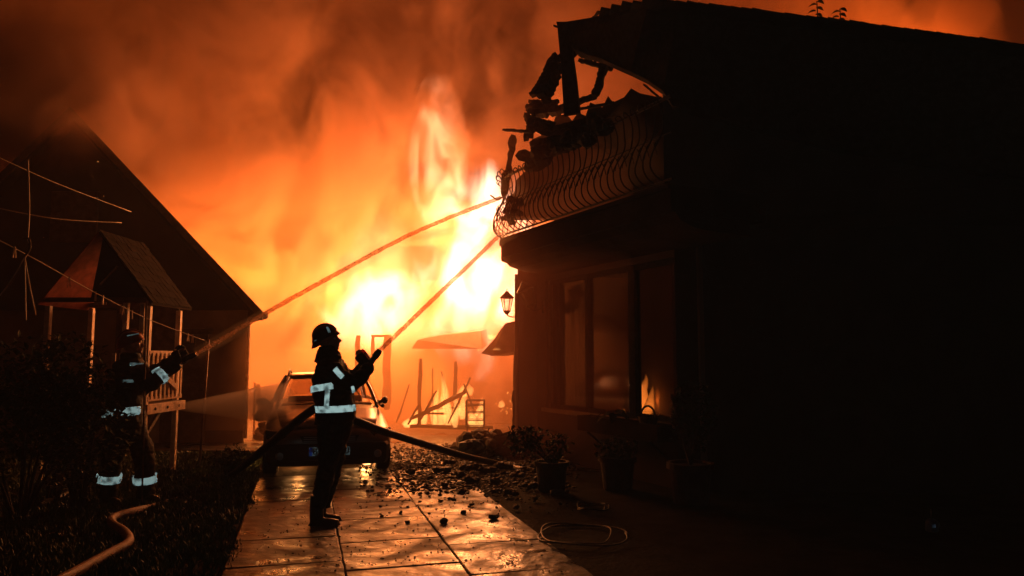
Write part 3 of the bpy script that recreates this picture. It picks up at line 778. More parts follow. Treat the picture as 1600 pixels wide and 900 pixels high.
MB().tube([c + Vector((WD.x * .15 * math.cos(a), WD.y * .15 * math.cos(a), .10 + .15 * math.sin(a))) for a in [math.pi * k / 16 for k in range(17)]], .013, 6).build('handle', M['wicker'], t)
lf = MB(); leafset(lf, c + Vector((.05, 0, .13)), (.12, .08, .05), 60, .05, 33); lf.build('foliage', M['leaf'], t)
c = wp(SW1 + .75, .45); c.z = 0
t = pot(c, .24, .45, 'tall leafy potted plant at the right end of the window')
mb = MB(); leafset(mb, c + Vector((.05, 0, .95)), (.26, .24, .42), 1300, .075, 41); leafset(mb, c + Vector((0, -.1, 1.2)), (.2, .18, .16), 260, .06, 42); mb.build('foliage', M['leaf'], t)
st_ = MB()
for k in range(5): st_.tube([c + Vector((0, 0, .4)), c + Vector((-.2 + .12 * k, 0, 1.2))], .012, 5)
st_.build('stem', M['bark'], t)
c = gnd(965, 765)
t = pot(c, .22, .4, 'dark shrub in a pot below the window sill')
mb = MB(); leafset(mb, c + Vector((0, 0, .48)), (.28, .22, .16), 700, .07, 51, droop=.3); mb.build('foliage', M['leaf'], t)
MB().tube([c + Vector((0, 0, .3)), c + Vector((0, 0, .6))], .015, 5).build('stem', M['bark'], t)
# sprig poking over the roof
t = empty('sprig', at(1272, 45, 8.6), 0, 'two leafy twigs rising behind the roof ridge on the right', 'twig')
for bx, h_ in ((1270, 50), (1306, 38)):
    b0, b1 = at(bx, 60, 8.6), at(bx + 6, 60 - h_ - 8, 8.6)
    MB().tube(smoothpath([b0, b0.lerp(b1, .5) + Vector((.03, 0, 0)), b1], 4), .007, 5).build('stem', M['bark'], t)
    for k in range(8):
        p = b0.lerp(b1, .38 + .62 * k / 7); sgn = 1 if k % 2 else -1
        o = bigleaf(p, (sgn * 1.0, .2, .25), .10, .03, .5).build('leaf', M['leaf'], t); so = o.modifiers.new('thick', 'SOLIDIFY'); so.thickness = .002

# ------------------------------------------------------------------ lines, pole, hanging rope
def wire(pts, r, label, m=None, name='clothes_line', cat='line'):
    o = MB().tube(smoothpath(pts, 8), r, 5).build(name, m or M['rope'], smooth=True); return tag(o, label, cat)
cl = [at(-60, 345, 6.8), at(55, 405, 7.6), at(150, 458, 8.6), at(235, 500, 9.6), at(322, 533, 10.6)]
wire(cl, .006, 'pale clothes line with pegs sagging past the playhouse to the slim pole')
clp = smoothpath(cl, 24)
def near(px):
    return min(clp, key=lambda p: abs(800 + p.x / p.y * F - px))
pg = None
for i, px in enumerate((14, 103, 146, 160, 187, 191, 207, 296, 304, 322)):
    p = near(px); rz = random.uniform(0, 3)
    if pg is None:
        pg = empty('clothes_peg', (0, 0, 0), 0, 'wooden clothes peg clipped on the sagging clothes line', 'peg', 'pegs on the clothes line')
        MB().box((-.006, 0, -.03), (.007, .014, .095), Matrix.Rotation(.09, 3, 'Y')).build('peg_half', M['wood'], pg, local=True)
        MB().box((.006, 0, -.03), (.007, .014, .095), Matrix.Rotation(-.09, 3, 'Y')).build('peg_half', M['wood'], pg, local=True)
        o = pg
    else:
        o = pg.copy(); C.objects.link(o)
        for ch in list(pg.children):
            k = ch.copy(); C.objects.link(k); k.parent = o
    o.location = p; o.rotation_euler.z = rz; o.scale = (1.2,) * 3
    o['label'] = ['wooden clothes peg nearest the left edge of the photo', 'clothes peg in front of the red underside of the playhouse roof', 'clothes peg just left of the short bracket on the playhouse', 'clothes peg just right of the short bracket on the playhouse',
                  'left one of three close pegs under the playhouse roof', 'middle one of three close pegs under the playhouse roof', 'right one of three close pegs under the playhouse roof', 'clothes peg between playhouse and slim pole', 'second last clothes peg before the slim pole', 'clothes peg at the top of the slim pole'][i]
wire([at(-40, 232, 8), at(0, 247, 8.2), at(90, 287, 9), at(205, 331, 10.5)], .006, 'upper thin wire running from the left edge toward the gable')
wire([at(-40, 318, 8), at(0, 326, 8.2), at(90, 342, 8.8), at(190, 348, 9.8)], .006, 'nearly level thin wire across the dark gable')
hp = MB().tube([gnd(312, 727), at(326, 531, 10.6)], .018, 8).build('pole', M['metal'], smooth=True); tag(hp, 'slim leaning metal pole holding the end of the clothes line', 'pole')
hp = MB().tube([gnd(222, 790), at(229, 470, 8.0)], .010, 8).build('pole', M['metal'], smooth=True); tag(hp, 'thin upright rod passing in front of the left firefighter', 'pole')
t = empty('hanging_rope', at(40, 375, 7.4), 0, 'looped rope hanging with three spread strands above the big bush', 'rope')
MB().tube(smoothpath([at(44, 250, 7.4), at(46, 330, 7.4), at(44, 372, 7.4), at(48, 385, 7.4), at(40, 402, 7.4)], 5), .008, 5).build('strand', M['rope'], t)
MB().tube(smoothpath([at(40, 400, 7.4), at(47, 388, 7.4), at(46, 374, 7.4), at(38, 372, 7.4)], 5), .012, 5).build('knot', M['bark'], t)
for q in ((0, 462), (41, 500), (56, 492)):
    MB().tube(smoothpath([at(39, 402, 7.4), at((39 + q[0]) / 2, (405 + q[1]) / 2 + 2, 7.4), at(*q, 7.4)], 4), .006, 5).build('strand', M['rope'], t)

# ------------------------------------------------------------------ burnt sheds and yard things behind the car
t = empty('burnt_shed', (-1.5, 16, 0), 0, 'collapsed burning shed frame behind the car', 'shed')
for i, (p, q, w, Y) in enumerate([((657, 560), (655, 668), .07, 15.2), ((712, 565), (711, 668), .06, 15.4), ((640, 655), (730, 612), .07, 15), ((650, 668), (682, 610), .035, 14.8),
                                  ((700, 662), (735, 590), .03, 15), ((676, 575), (676, 664), .03, 15.5), ((690, 580), (705, 664), .03, 15.5), ((637, 663), (655, 632), .03, 14.8), ((675, 640), (757, 632), .03, 15.6),
                                  ((665, 646), (700, 646), .04, 15.4), ((640, 666), (770, 668), .06, 15.2), ((725, 600), (740, 640), .03, 15.3), ((620, 660), (640, 600), .025, 15.6)]):
    MB().rough_beam(at(*p, Y), at(*q, Y + .15), w, w, 8, .8, i + 60).build('charred_beam', M['char'], t)
for i, (x, y0, y1, w) in enumerate(((558, 524, 640, .09), (582, 524, 560, .06), (604, 524, 640, .16))):
    MB().rough_beam(at(x, y1, 16.2), at(x + 1, y0, 16.2), w, w, 8, .4, i + 90).build('shed_post', M['char'], t)
MB().rough_beam(at(580, 525, 16.2), at(612, 525, 16.2), .05, .05, 5, .4, 99).build('shed_beam', M['char'], t)
MB().prism([at(643, 545, 16), at(652, 531, 16), at(690, 524, 16.2), at(751, 517, 16.4), at(753, 545, 16)], (.1, 1.2, .1)).build('roof_sheet', M['sheet'], t)
t2 = empty('lean_to', (0, 15, 0), 0, 'sagging lean-to roof with embers beside the house pillar', 'shed')
MB().prism([at(812, 500, 14.2), at(790, 505, 14.2), at(783, 513, 14.3), at(772, 530, 14.4), at(752, 552, 14.5), at(768, 556, 14.4), at(812, 548, 14.2)], (.3, 1.5, 0)).build('roof_sheet', M['sheet'], t2)
MB().rough_beam(at(806, 548, 14.3), at(806, 690, 14.3), .09, .09, 8, .4, 120).build('post', M['char'], t2)
MB().rough_beam(at(804, 610, 13.4), at(803, 670, 13.4), .07, .07, 8, 1, 121).build('hanging_strip', M['char'], t2)
rk = empty('metal_rack', gnd(742, 690), 0, 'open metal rack frame standing in front of the ground flames', 'rack')
Yr = 14.2
for x in (728, 756):
    for dy in (0, .35):
        MB().tube([at(x, 668, Yr) + Vector((0, dy, 0)), at(x, 626, Yr) + Vector((0, dy, 0))], .012, 6).build('upright', M['iron'], rk)
for y in (626, 633, 645, 657, 667):
    MB().tube([at(728, y, Yr), at(756, y, Yr), at(756, y, Yr) + Vector((0, .35, 0)), at(728, y, Yr) + Vector((0, .35, 0)), at(728, y, Yr)], .009, 5).build('crossbar', M['iron'], rk)
for x in (730, 754):
    MB().tube([at(x, 668, Yr), Vector((at(x, 668, Yr).x, Yr, 0.02))], .012, 6).build('leg', M['iron'], rk)
# low walls / heaps
t = MB()
for k in range(60):
    t.chunk(gnd(720 + random.random() * 55, 698 + random.random() * 18) + Vector((0, 0, .05 + .2 * random.random())), random.uniform(.06, .2), k + 200)
tag(stuff(t.build('rubble_heap', M['rubble'])), 'dark heap of rubble beside the metal rack')
c = gnd(788, 716)
t = empty('bucket', c, 0, 'charred square crate standing at the foot of the pillar', 'crate')
for sx in (-1, 1):
    MB().rough_beam(c + Vector((sx * .2, 0, .17)), c + Vector((sx * .2, .35, .17)), .03, .34, 6, .5, 5 + sx).build('side_panel', M['char'], t)
MB().rough_beam(c + Vector((-.2, 0, .17)), c + Vector((.2, 0, .17)), .03, .34, 6, .5, 8).build('front_panel', M['char'], t)
MB().rough_beam(c + Vector((-.2, .35, .17)), c + Vector((.2, .35, .17)), .03, .34, 6, .5, 9).build('back_panel', M['char'], t)
MB().tube(smoothpath([c + Vector((-.2, 0, .34)), c + Vector((-.26, 0, .42)), c + Vector((-.24, 0, .48))], 4), .01, 5).build('wire_handle', M['iron'], t)
t.name = 'crate'; ROOTM['crate'] = ROOTM['bucket']
t = empty('wall', (-2, 24, 0), 0, 'soot blackened rear yard wall deep in the smoke', 'wall')
MB().box((-1.5, 24.5, .9), (12, .25, 1.8)).build('masonry', M['plaster2'], t)
MB().box((-1.5, 24.5, 1.84), (12.2, .35, .08)).build('coping', M['plaster'], t)

# rubble on the driveway
rb = MB()
cnt = 0
while cnt < 4200:
    px, py = random.gauss(722, 82), 690 + abs(random.gauss(0, 1)) * 42 + 20 * random.random()
    if px < 560 or px > 905 or py > 815: continue
    if py > 775 and random.random() < .65: continue
    p = gnd(px, py); r = random.uniform(.006, .034) * (1.0 if py < 780 else .7)
    rb.chunk(p + Vector((0, 0, .03 + r * .2)), r, cnt * .37, random.uniform(.25, .6)); cnt += 1
for k in range(500):
    px, py = random.uniform(400, 900), random.uniform(755, 900)
    p = gnd(px, py)
    if uv(p)[0] < u0: continue
    r = random.uniform(.003, .011); rb.chunk(p + Vector((0, 0, .032)), r, k * .7, .6)
tag(stuff(rb.build('rubble', M['rubble'])), 'small wet charred rubble strewn over the driveway')
big = [(850, 758, .13), (870, 778, .12), (835, 735, .13), (690, 790, .08), (742, 795, .08), (765, 775, .1), (660, 765, .1), (612, 770, .07), (642, 745, .12), (668, 752, .10), (690, 742, .15), (715, 748, .12), (735, 738, .16), (760, 742, .17), (785, 738, .18), (742, 758, .13), (775, 760, .12), (700, 765, .11), (672, 772, .09), (720, 775, .10),
       (655, 790, .06), (686, 822, .10), (712, 788, .09), (770, 817, .10), (800, 778, .11), (825, 768, .12), (622, 806, .05), (598, 812, .04), (640, 822, .05), (722, 806, .06), (590, 760, .06), (805, 800, .09),
       (838, 785, .10), (660, 733, .1), (700, 728, .13), (630, 735, .09), (750, 725, .15), (812, 750, .14), (778, 790, .07), (565, 752, .05)]
for i, (px, py, r) in enumerate(big):
    r *= .78; g = gnd(px, py); b = MB()
    for q in range(3 if r > .08 else 1):
        b.chunk(g + Vector((random.uniform(-.8, .8) * r, random.uniform(-.5, .5) * r, .03 + r * .3 * (1 + q * .25))), r * random.uniform(.5, .8), i * 3.3 + q, .5)
    o = organic('rubble_chunk', b, M['rubble'], .012, None, 1, .012, .04) if r > .08 else b.build('rubble_chunk', M['rubble'])
    side = 'beside the car wheel' if px < 645 else 'below the slack fire hose' if px < 735 else 'in front of the charred crate' if px < 810 else 'at the foot of the potted shrub'
    dep = 'far back' if py < 745 else 'midway' if py < 785 else 'out on the open slabs'
    tag(o, ('big' if r > .1 else 'fist sized' if r < .06 else 'middling') + ' charred chunk ' + dep + ' ' + side, 'rubble', 'larger rubble chunks on the driveway')
# embers
em = MB()
for k in range(60):
    px, py = random.choice([(700, 650), (745, 662), (640, 660), (785, 640), (800, 620), (770, 545), (560, 740)])
    p = at(px + random.gauss(0, 12), py + random.gauss(0, 7), random.uniform(14.2, 15.6)); p.z = max(p.z, .03)
    if py == 740: continue
    em.chunk(p, random.uniform(.005, .014), k * .3)
for k in range(16):
    px, py = random.uniform(10, 850), random.uniform(10, 420); p = at(px, py, random.uniform(9, 14)); em.chunk(p, random.uniform(.002, .005), k * .9)
tag(stuff(em.build('embers', M['ember'])), 'glowing embers scattered over the burning sheds')

# ------------------------------------------------------------------ car
fc = gnd(515, 750) - DU * .01; th = math.atan2(DV.y, DV.x) - math.pi / 2
CAR = empty('car', (fc.x, fc.y, 0), th, 'dark parked car facing the camera behind the firefighter', 'car')
def K(x, y, z): return Vector((x, y, z))           # y grows away from the camera
def sec(y, hw, zb, zt, crown, tuck=.04):
    pts = [(0, zb), (hw * .8, zb), (hw - tuck, zb + .05), (hw, zb + .22), (hw, (zb + zt) / 2 + .08), (hw - .05, zt - .06), (hw * .72, zt), (0, zt + crown)]
    return [K(x, y, z) for x, z in pts] + [K(-x, y, z) for x, z in reversed(pts[1:-1])]
st_ = [(-.02, .60, .24, .56, .01), (.03, .74, .20, .63, .015), (.14, .82, .18, .68, .02), (.45, .86, .18, .74, .03), (.95, .865, .18, .82, .03), (1.25, .87, .18, .88, .03),
       (2.0, .87, .18, .90, 0), (3.0, .87, .18, .92, 0), (3.6, .85, .20, .92, .0), (3.95, .80, .24, .88, 0), (4.05, .70, .30, .78, 0)]
body = MB().loft([sec(*s) for s in st_]).build('body', M['paint'], CAR, local=True, smooth=True)
sd = body.modifiers.new('s', 'SUBSURF'); sd.levels = 2; sd.render_levels = 2
def gsec(y, hb, ht, zb, zt):
    pts = [(0, zb), (hb, zb), (hb - .02, zb + .05), (ht + .04, zt - .07), (ht - .06, zt - .01), (0, zt + .015)]
    return [K(x, y, z) for x, z in pts] + [K(-x, y, z) for x, z in reversed(pts[1:-1])]
# sloping front and rear: rings lean with the glass
def lean(y0, y1, hb, ht, zb, zt):
    g = gsec(0, hb, ht, zb, zt)
    for p in g: p.y = y0 + (y1 - y0) * (p.z - zb) / (zt - zb)
    return g
roof = MB().loft([[K(x * w, y, z) for (w, z) in ((-.57, zt - .02), (-.5, zt + .01), (0, zt + .03), (.5, zt + .01), (.57, zt - .02), (.5, zt - .035), (0, zt - .02), (-.5, zt - .035))] for y, x, zt in ((1.82, .96, 1.30), (2.0, 1.03, 1.33), (2.5, 1.06, 1.345), (3.0, 1.04, 1.34), (3.28, .99, 1.305))])
roof.build('roof', M['paint'], CAR, local=True, smooth=True)
for sgn in (1, -1):
    for a, b, w in (((.72, 1.12, .87), (.575, 1.86, 1.295), .05), ((.80, 2.40, .90), (.61, 2.43, 1.31), .07), ((.74, 3.88, .88), (.58, 3.25, 1.30), .09)):
        MB().tube(smoothpath([K(sgn * a[0], a[1], a[2]), K(sgn * (a[0] * .45 + b[0] * .55 + .02), (a[1] + b[1]) / 2, (a[2] + b[2]) / 2 + .015), K(sgn * b[0], b[1], b[2])], 4), w / 2, 8).build('pillar', M['paint'], CAR, local=True, smooth=True)
    MB().tube([K(sgn * .80, 1.1, .885), K(sgn * .83, 2.4, .90), K(sgn * .78, 3.9, .89)], .03, 8).build('sill_trim', M['carblack'], CAR, local=True)
    organic('seat', MB().box(K(sgn * .36, 2.35, .88), (.44, .14, .22)), M['carblack'], .02, None, 8).parent = CAR
MB().box(K(0, 1.38, .90), (1.3, .3, .06)).build('dashboard', M['carblack'], CAR, local=True, bevel=.02)
MB().tube([K(.33 + .17 * math.cos(a), 1.62, .98 + .15 * math.sin(a)) for a in [math.pi * k / 10 for k in range(21)]], .012, 6).build('steering_wheel', M['carblack'], CAR, local=True)
MB().box(K(0, 1.92, 1.22), (.22, .03, .06)).build('rear_view_mirror', M['carblack'], CAR, local=True, bevel=.01)
def glassquad(name, c4, off=.012, n=8, bow=.05):
    a, b, c, d = [Vector(p) for p in c4]; nr = (b - a).cross(d - a).normalized(); vs = []
    for j in range(n + 1):
        for i in range(n + 1):
            u, v = i / n, j / n
            p = (a.lerp(b, u)).lerp(d.lerp(c, u), v) + nr * (off + bow * (1 - (2 * u - 1) ** 2) * .6)
            vs.append(p)
    o = MB().add(vs, [(j * (n + 1) + i, j * (n + 1) + i + 1, (j + 1) * (n + 1) + i + 1, (j + 1) * (n + 1) + i) for j in range(n) for i in range(n)]).build(name, M['carglass'], CAR, local=True, smooth=True)
    so = o.modifiers.new('thick', 'SOLIDIFY'); so.thickness = .006; return o
M['carglass_o'] = mat('tinted_car_glass', (.03, .028, .026), .12, 4, .3, 0, spec=.6, rvar=.06)
glassquad('windscreen', [K(-.64, 1.20, .90), K(.64, 1.20, .90), K(.54, 1.84, 1.285), K(-.54, 1.84, 1.285)])
glassquad('rear_window', [K(.62, 3.86, .92), K(-.62, 3.86, .92), K(-.5, 3.3, 1.28), K(.5, 3.3, 1.28)])
for sgn in (1, -1):
    for (y0, y1, yt0, yt1) in ((1.45, 2.35, 1.95, 2.4), (2.42, 3.4, 2.46, 3.1)):
        q = [K(sgn * .775, y0, .93), K(sgn * .785, y1, .93), K(sgn * .645, yt1, 1.275), K(sgn * .645, yt0, 1.275)]
        if sgn < 0: q = [q[1], q[0], q[3], q[2]]
        glassquad('side_window', q, .008, 4, 0)
    MB().prism([K(sgn * .60, -.0, .52), K(sgn * .80, .10, .54), K(sgn * .82, .14, .66), K(sgn * .52, .02, .62)], (0, .12, 0)).build('headlight', M['carglass_o'], CAR, local=True, bevel=.015)
    mr_ = organic('side_mirror', MB().ellip(K(sgn * (.93 if sgn < 0 else .86), 1.40, .955), (.10 if sgn < 0 else .05, .06 if sgn < 0 else .1, .06)).box(K(sgn * .83, 1.42, .93), (.14, .05, .045)), M['carblack'], .012, None, 6)
    # organic() works in its own frame, so hang it below the car
    mr_.parent = CAR
    MB().tube(smoothpath([K(sgn * .57, 1.9, 1.33), K(sgn * .57, 1.98, 1.39), K(sgn * .58, 2.4, 1.40), K(sgn * .57, 3.0, 1.39), K(sgn * .55, 3.2, 1.34)], 4), .014, 6).build('roof_bar', M['carblack'], CAR, local=True)
    MB().lathe(K(sgn * .62, -.03, .33), [(.05, -.02), (.06, 0), (.045, .012), (.01, .014)], 14, (0, -1, 0)).build('fog_lamp', M['chrome'], CAR, local=True)
    for y in (.78, 3.25):
        w = MB().lathe(K(sgn * .66, y, .305), [(.19, 0), (.27, .0), (.30, .02), (.305, .05), (.305, .15), (.30, .18), (.27, .20), (.19, .20)], 28, (sgn, 0, 0)).build('wheel', M['tyre'], CAR, local=True)
        rim = MB().lathe(K(sgn * .68, y, .305), [(.01, 0), (.18, .0), (.195, .16), (.18, .165), (.165, .12), (.05, .13), (.04, .16), (.01, .16)], 20, (sgn, 0, 0)).build('rim', M['chrome'], w, local=True)
MB().prism([K(-.34, -.035, .50), K(.34, -.035, .50), K(.38, -.025, .58), K(-.38, -.025, .58)], (0, .05, 0)).build('grille', M['carblack'], CAR, local=True)
for k in range(3): MB().box(K(0, -.045, .515 + k * .025), (.66, .012, .008)).build('grille_slat', M['chrome'], CAR, local=True)
MB().lathe(K(0, -.06, .60), [(.045, 0), (.05, .006), (.03, .012)], 16, (0, -1, 0)).build('badge', M['chrome'], CAR, local=True)
bmp = MB().loft([[K(x * w, y, z) for (w, y) in (( .80, .10), (.74, -.02), (.45, -.06), (0, -.075)) for _ in (0,)] + [K(-x * w, y, z) for (w, y) in ((.45, -.06), (.74, -.02), (.80, .10))] + [K(0, .2, z)] for x, z in ((.96, .20), (1, .26), (1, .44), (.97, .48))])
bmp.build('bumper', M['carblack'], CAR, local=True, bevel=.01)
MB().box(K(0, -.078, .24), (1.0, .02, .06)).build('lower_intake', M['carblack'], CAR, local=True)
for k in (0, 1):
    MB().beam(K(-.35 + k * .45, 1.22, .905), K(-.05 + k * .45, 1.30, .985), .012, .012).build('wiper', M['carblack'], CAR, local=True)
# hood shut line as a shallow raised panel
hd = [(.10, .60, .675), (.45, .66, .765), (.95, .70, .85), (1.18, .70, .895)]
vs = []
for y, w, z in hd:
    for i in range(9):
        x = -1 + i / 4; vs.append(K(x * w, y, z + .022 * (1 - x * x) + .004))
MB().add(vs, [(j * 9 + i, j * 9 + i + 1, (j + 1) * 9 + i + 1, (j + 1) * 9 + i) for j in range(3) for i in range(8)]).build('bonnet', M['paint'], CAR, local=True, smooth=True)
bpy.data.objects['bonnet'].modifiers.new('thick', 'SOLIDIFY').thickness = .01
MB().tube([K(.1, 3.1, 1.34), K(.1, 3.4, 1.5)], .004, 5).build('antenna', M['carblack'], CAR, local=True)
pl = MB().box(K(0, -.092, .385), (.52, .006, .112)).build('number_plate', M['retroplate'], CAR, local=True)
MB().box(K(-.238, -.0965, .385), (.04, .004, .108)).build('blue_band', M['retroblue'], pl, local=True)
def text(s, x, z, size, par, m, y=-.0975):
    cu_ = bpy.data.curves.new('plate_letter', 'FONT'); cu_.body = s; cu_.size = size; cu_.extrude = .0008; cu_.align_x = 'CENTER'; cu_.align_y = 'CENTER'; cu_.offset = .0015
    cu_.materials.append(m); o = bpy.data.objects.new('plate_letter', cu_); C.objects.link(o); o.parent = par
    bpy.context.view_layer.update()
    me = bpy.data.meshes.new_from_object(o.evaluated_get(bpy.context.evaluated_depsgraph_get())); bpy.data.objects.remove(o)
    me.materials.clear(); me.materials.append(m)
    o = bpy.data.objects.new('plate_letter', me); C.objects.link(o); o.parent = par
    o.location = (x, y, z); o.rotation_euler = (R(90), 0, 0); return o
text('B', -.185, .385, .11, pl, M['ink']); text('U', .215, .385, .11, pl, M['ink'])

# ------------------------------------------------------------------ firefighters
def hand(mb, wrist, d, n, sc=1.0, curl=1.0, right=True):
    d = Vector(d).normalized(); n = Vector(n); n = (n - d * n.dot(d)).normalized(); s = d.cross(n) * (1 if right else -1)
    w = Vector(wrist); sc_ = sc
    rot = Matrix((s, d, n)).transposed()
    mb.ellip(w + d * .045 * sc_, (.043 * sc_, .056 * sc_, .018 * sc_), rot, 12, 8)
    for k, (o, L) in enumerate(((.032, .95), (.011, 1.05), (-.011, 1.0), (-.031, .8))):
        p = w + d * .085 * sc_ + s * o * sc_; path = [p - d * .02]; ang = .25 * curl
        dirv = d.copy()
        for seg in (.042, .027, .022):
            dirv = (d * math.cos(ang) + n * math.sin(ang)); path.append(path[-1] + dirv * seg * L * sc_ + (d * .02 * sc_ if len(path) == 1 else Vector((0, 0, 0)))); ang += .85 * curl
        mb.tube(path, [.0105 * sc_, .0098 * sc_, .009 * sc_, .0075 * sc_], 8)
    p = w + d * .025 * sc_ + s * .035 * sc_
    t1 = (s * .8 + d * .6 + n * .25).normalized(); t2 = (d * .6 + n * .75 + s * .1).normalized()
    mb.tube([p, p + t1 * .035 * sc_, p + t1 * .035 * sc_ + t2 * .045 * sc_], [.014 * sc_, .0125 * sc_, .009 * sc_], 8)
    return mb
def head(mb, c, f, u, sc=1.0):
    f = Vector(f).normalized(); u = Vector(u); u = (u - f * u.dot(f)).normalized(); s = u.cross(f)
    rot = Matrix((f, s, u)).transposed()
    def P(x, y, z): return Vector(c) + rot @ (Vector((x, y, z)) * sc)
    mb.ellip(P(-.005, 0, .02), (.10 * sc, .078 * sc, .10 * sc), rot)
    mb.ellip(P(.025, 0, -.045), (.068 * sc, .06 * sc, .075 * sc), rot)
    mb.ellip(P(.075, 0, -.095), (.026 * sc, .03 * sc, .022 * sc), rot)     # chin
    mb.ellip(P(.085, 0, .03), (.02 * sc, .055 * sc, .016 * sc), rot)       # brow
    mb.tube([P(.085, 0, .02), P(.108, 0, -.008), P(.128, 0, -.028), P(.10, 0, -.038)], [.010 * sc, .013 * sc, .017 * sc, .014 * sc], 8)   # nose
    for y in (-.012, .012): mb.ellip(P(.108, y, -.034), (.012 * sc, .010 * sc, .009 * sc), rot, 8, 6)
    mb.ellip(P(.095, 0, -.056), (.018 * sc, .026 * sc, .008 * sc), rot, 10, 6)
    mb.ellip(P(.092, 0, -.071), (.018 * sc, .024 * sc, .009 * sc), rot, 10, 6)
    for sg in (-1, 1):
        mb.ellip(P(-.005, sg * .08, -.01), (.022 * sc, .010 * sc, .034 * sc), rot, 10, 8)
        mb.ellip(P(.055, sg * .045, -.02), (.03 * sc, .022 * sc, .022 * sc), rot, 10, 8)
    return P, rot
def helmet(c, f, u, parent, m, rx=.142, ry=.125, rz=.135, back=2.15, front=1.42, name='helmet'):
    f = Vector(f).normalized(); u = Vector(u); u = (u - f * u.dot(f)).normalized(); s = u.cross(f); rot = Matrix((f, s, u)).transposed()
    nu, nv = 32, 14; vs = []; fs = []
    for j in range(nv + 1):
        for i in range(nu):
            a = 2 * math.pi * i / nu; k = (1 - math.cos(a)) / 2       # 0 front, 1 back
            tm = front + (back - front) * (k ** 1.3); t = tm * j / nv
            fl = 1 + .10 * max(0, (j - nv + 2) / 2) * (1.2 if k < .3 or k > .7 else .3) + (.05 * k if t > 1.6 else 0)
            tt = min(t, 1.75); extra = max(0, t - 1.75)
            x, y, z = math.sin(tt) * math.cos(a) * rx * fl, math.sin(tt) * math.sin(a) * ry * fl, math.cos(tt) * rz - extra * .13
            vs.append(Vector(c) + rot @ Vector((x, y, z)))
    for j in range(nv):
        for i in range(nu): k = (i + 1) % nu; fs.append((j * nu + i, j * nu + k, (j + 1) * nu + k, (j + 1) * nu + i))
    o = MB().add(vs, fs).build(name, m, parent, smooth=True)
    so = o.modifiers.new('thick', 'SOLIDIFY'); so.thickness = .008
    # crest
    cr = MB(); pts = [Vector(c) + rot @ Vector((math.sin(t) * rx * 1.03, 0, math.cos(t) * rz * 1.04)) for t in [-1.3 + 2.4 * k / 12 for k in range(13)]]
    cr.tube(pts, [.004 + .010 * math.sin(math.pi * k / 12) for k in range(13)], 8); cr.build('crest', m, o, smooth=True)
    def patch(a0, a1, t0, t1, m2, nm='reflective_strip'):
        n = 6; vs = []
        for j in range(n + 1):
            for i in range(n + 1):
                a = a0 + (a1 - a0) * i / n; t = t0[0] + (t0[1] - t0[0]) * i / n + (t1 * j / n)
                vs.append(Vector(c) + rot @ Vector((math.sin(t) * math.cos(a) * rx * 1.035, math.sin(t) * math.sin(a) * ry * 1.035, math.cos(t) * rz * 1.035)))
        q = MB().add(vs, [(j * (n + 1) + i, j * (n + 1) + i + 1, (j + 1) * (n + 1) + i + 1, (j + 1) * (n + 1) + i) for j in range(n) for i in range(n)]).build(nm, m2, o)
        q.modifiers.new('thick', 'SOLIDIFY').thickness = .002
    return o, patch

def sect(table, Y, py, ang, off=0.0):
    """torso surface from a table of (py, left px, right px, half depth)"""
    for a, b in zip(table[:-1], table[1:]):
        if a[0] <= py <= b[0]:
            t = (py - a[0]) / (b[0] - a[0]); t = t * t * (3 - 2 * t) if False else t
            l, r, dp = [a[i] + (b[i] - a[i]) * t for i in (1, 2, 3)]; break
    else:
        l, r, dp = (table[0] if py < table[0][0] else table[-1])[1:]
    cL, cR = at(l, py, Y), at(r, py, Y); c = (cL + cR) / 2; hw = (cR - cL).length / 2
    ca, sa = math.cos(ang), math.sin(ang)
    e = 2.4; q = (abs(ca) ** e + abs(sa) ** e) ** (-1 / e)
    return c + Vector(((hw + off) * ca * q, (dp + off) * sa * q, 0))
def torso(mb, table, Y, n=20, off=0, step=None, y0=None, y1=None):
    y0 = table[0][0] if y0 is None else y0; y1 = table[-1][0] if y1 is None else y1
    k = max(2, int((y1 - y0) / 5)); rings = []
    for i in range(k + 1):
        py = y0 + (y1 - y0) * i / k
        rings.append([sect(table, Y, py, 2 * math.pi * j / n, off) for j in range(n)])
    return mb.loft(rings)
def band(name, table, Y, yl, yr, hgt, a0, a1, parent, m, off=.02, n=22):
    vs = []
    for i in range(n + 1):
        t = i / n; a = a0 + (a1 - a0) * t; py = yl + (yr - yl) * t
        vs += [sect(table, Y, py, a, off), sect(table, Y, py + hgt, a, off)]
    o = MB().add(vs, [(2 * i, 2 * i + 1, 2 * i + 3, 2 * i + 2) for i in range(n)]).build(name, m, parent, smooth=True)
    o.modifiers.new('thick', 'SOLIDIFY').thickness = .003
    return o
def cuff(name, a, b, ra, rb, parent, m, arc=(0, 2 * math.pi)):
    a, b = Vector(a), Vector(b); sx, u, d = frame_of(b - a); n = 18; vs = []
    for i in range(n + 1):
        t = arc[0] + (arc[1] - arc[0]) * i / n
        e = sx * math.cos(t) + u * math.sin(t); vs += [a + e * ra, b + e * rb]
    o = MB().add(vs, [(2 * i, 2 * i + 1, 2 * i + 3, 2 * i + 2) for i in range(n)]).build(name, m, parent, smooth=True)
    o.modifiers.new('thick', 'SOLIDIFY').thickness = .003
    return o

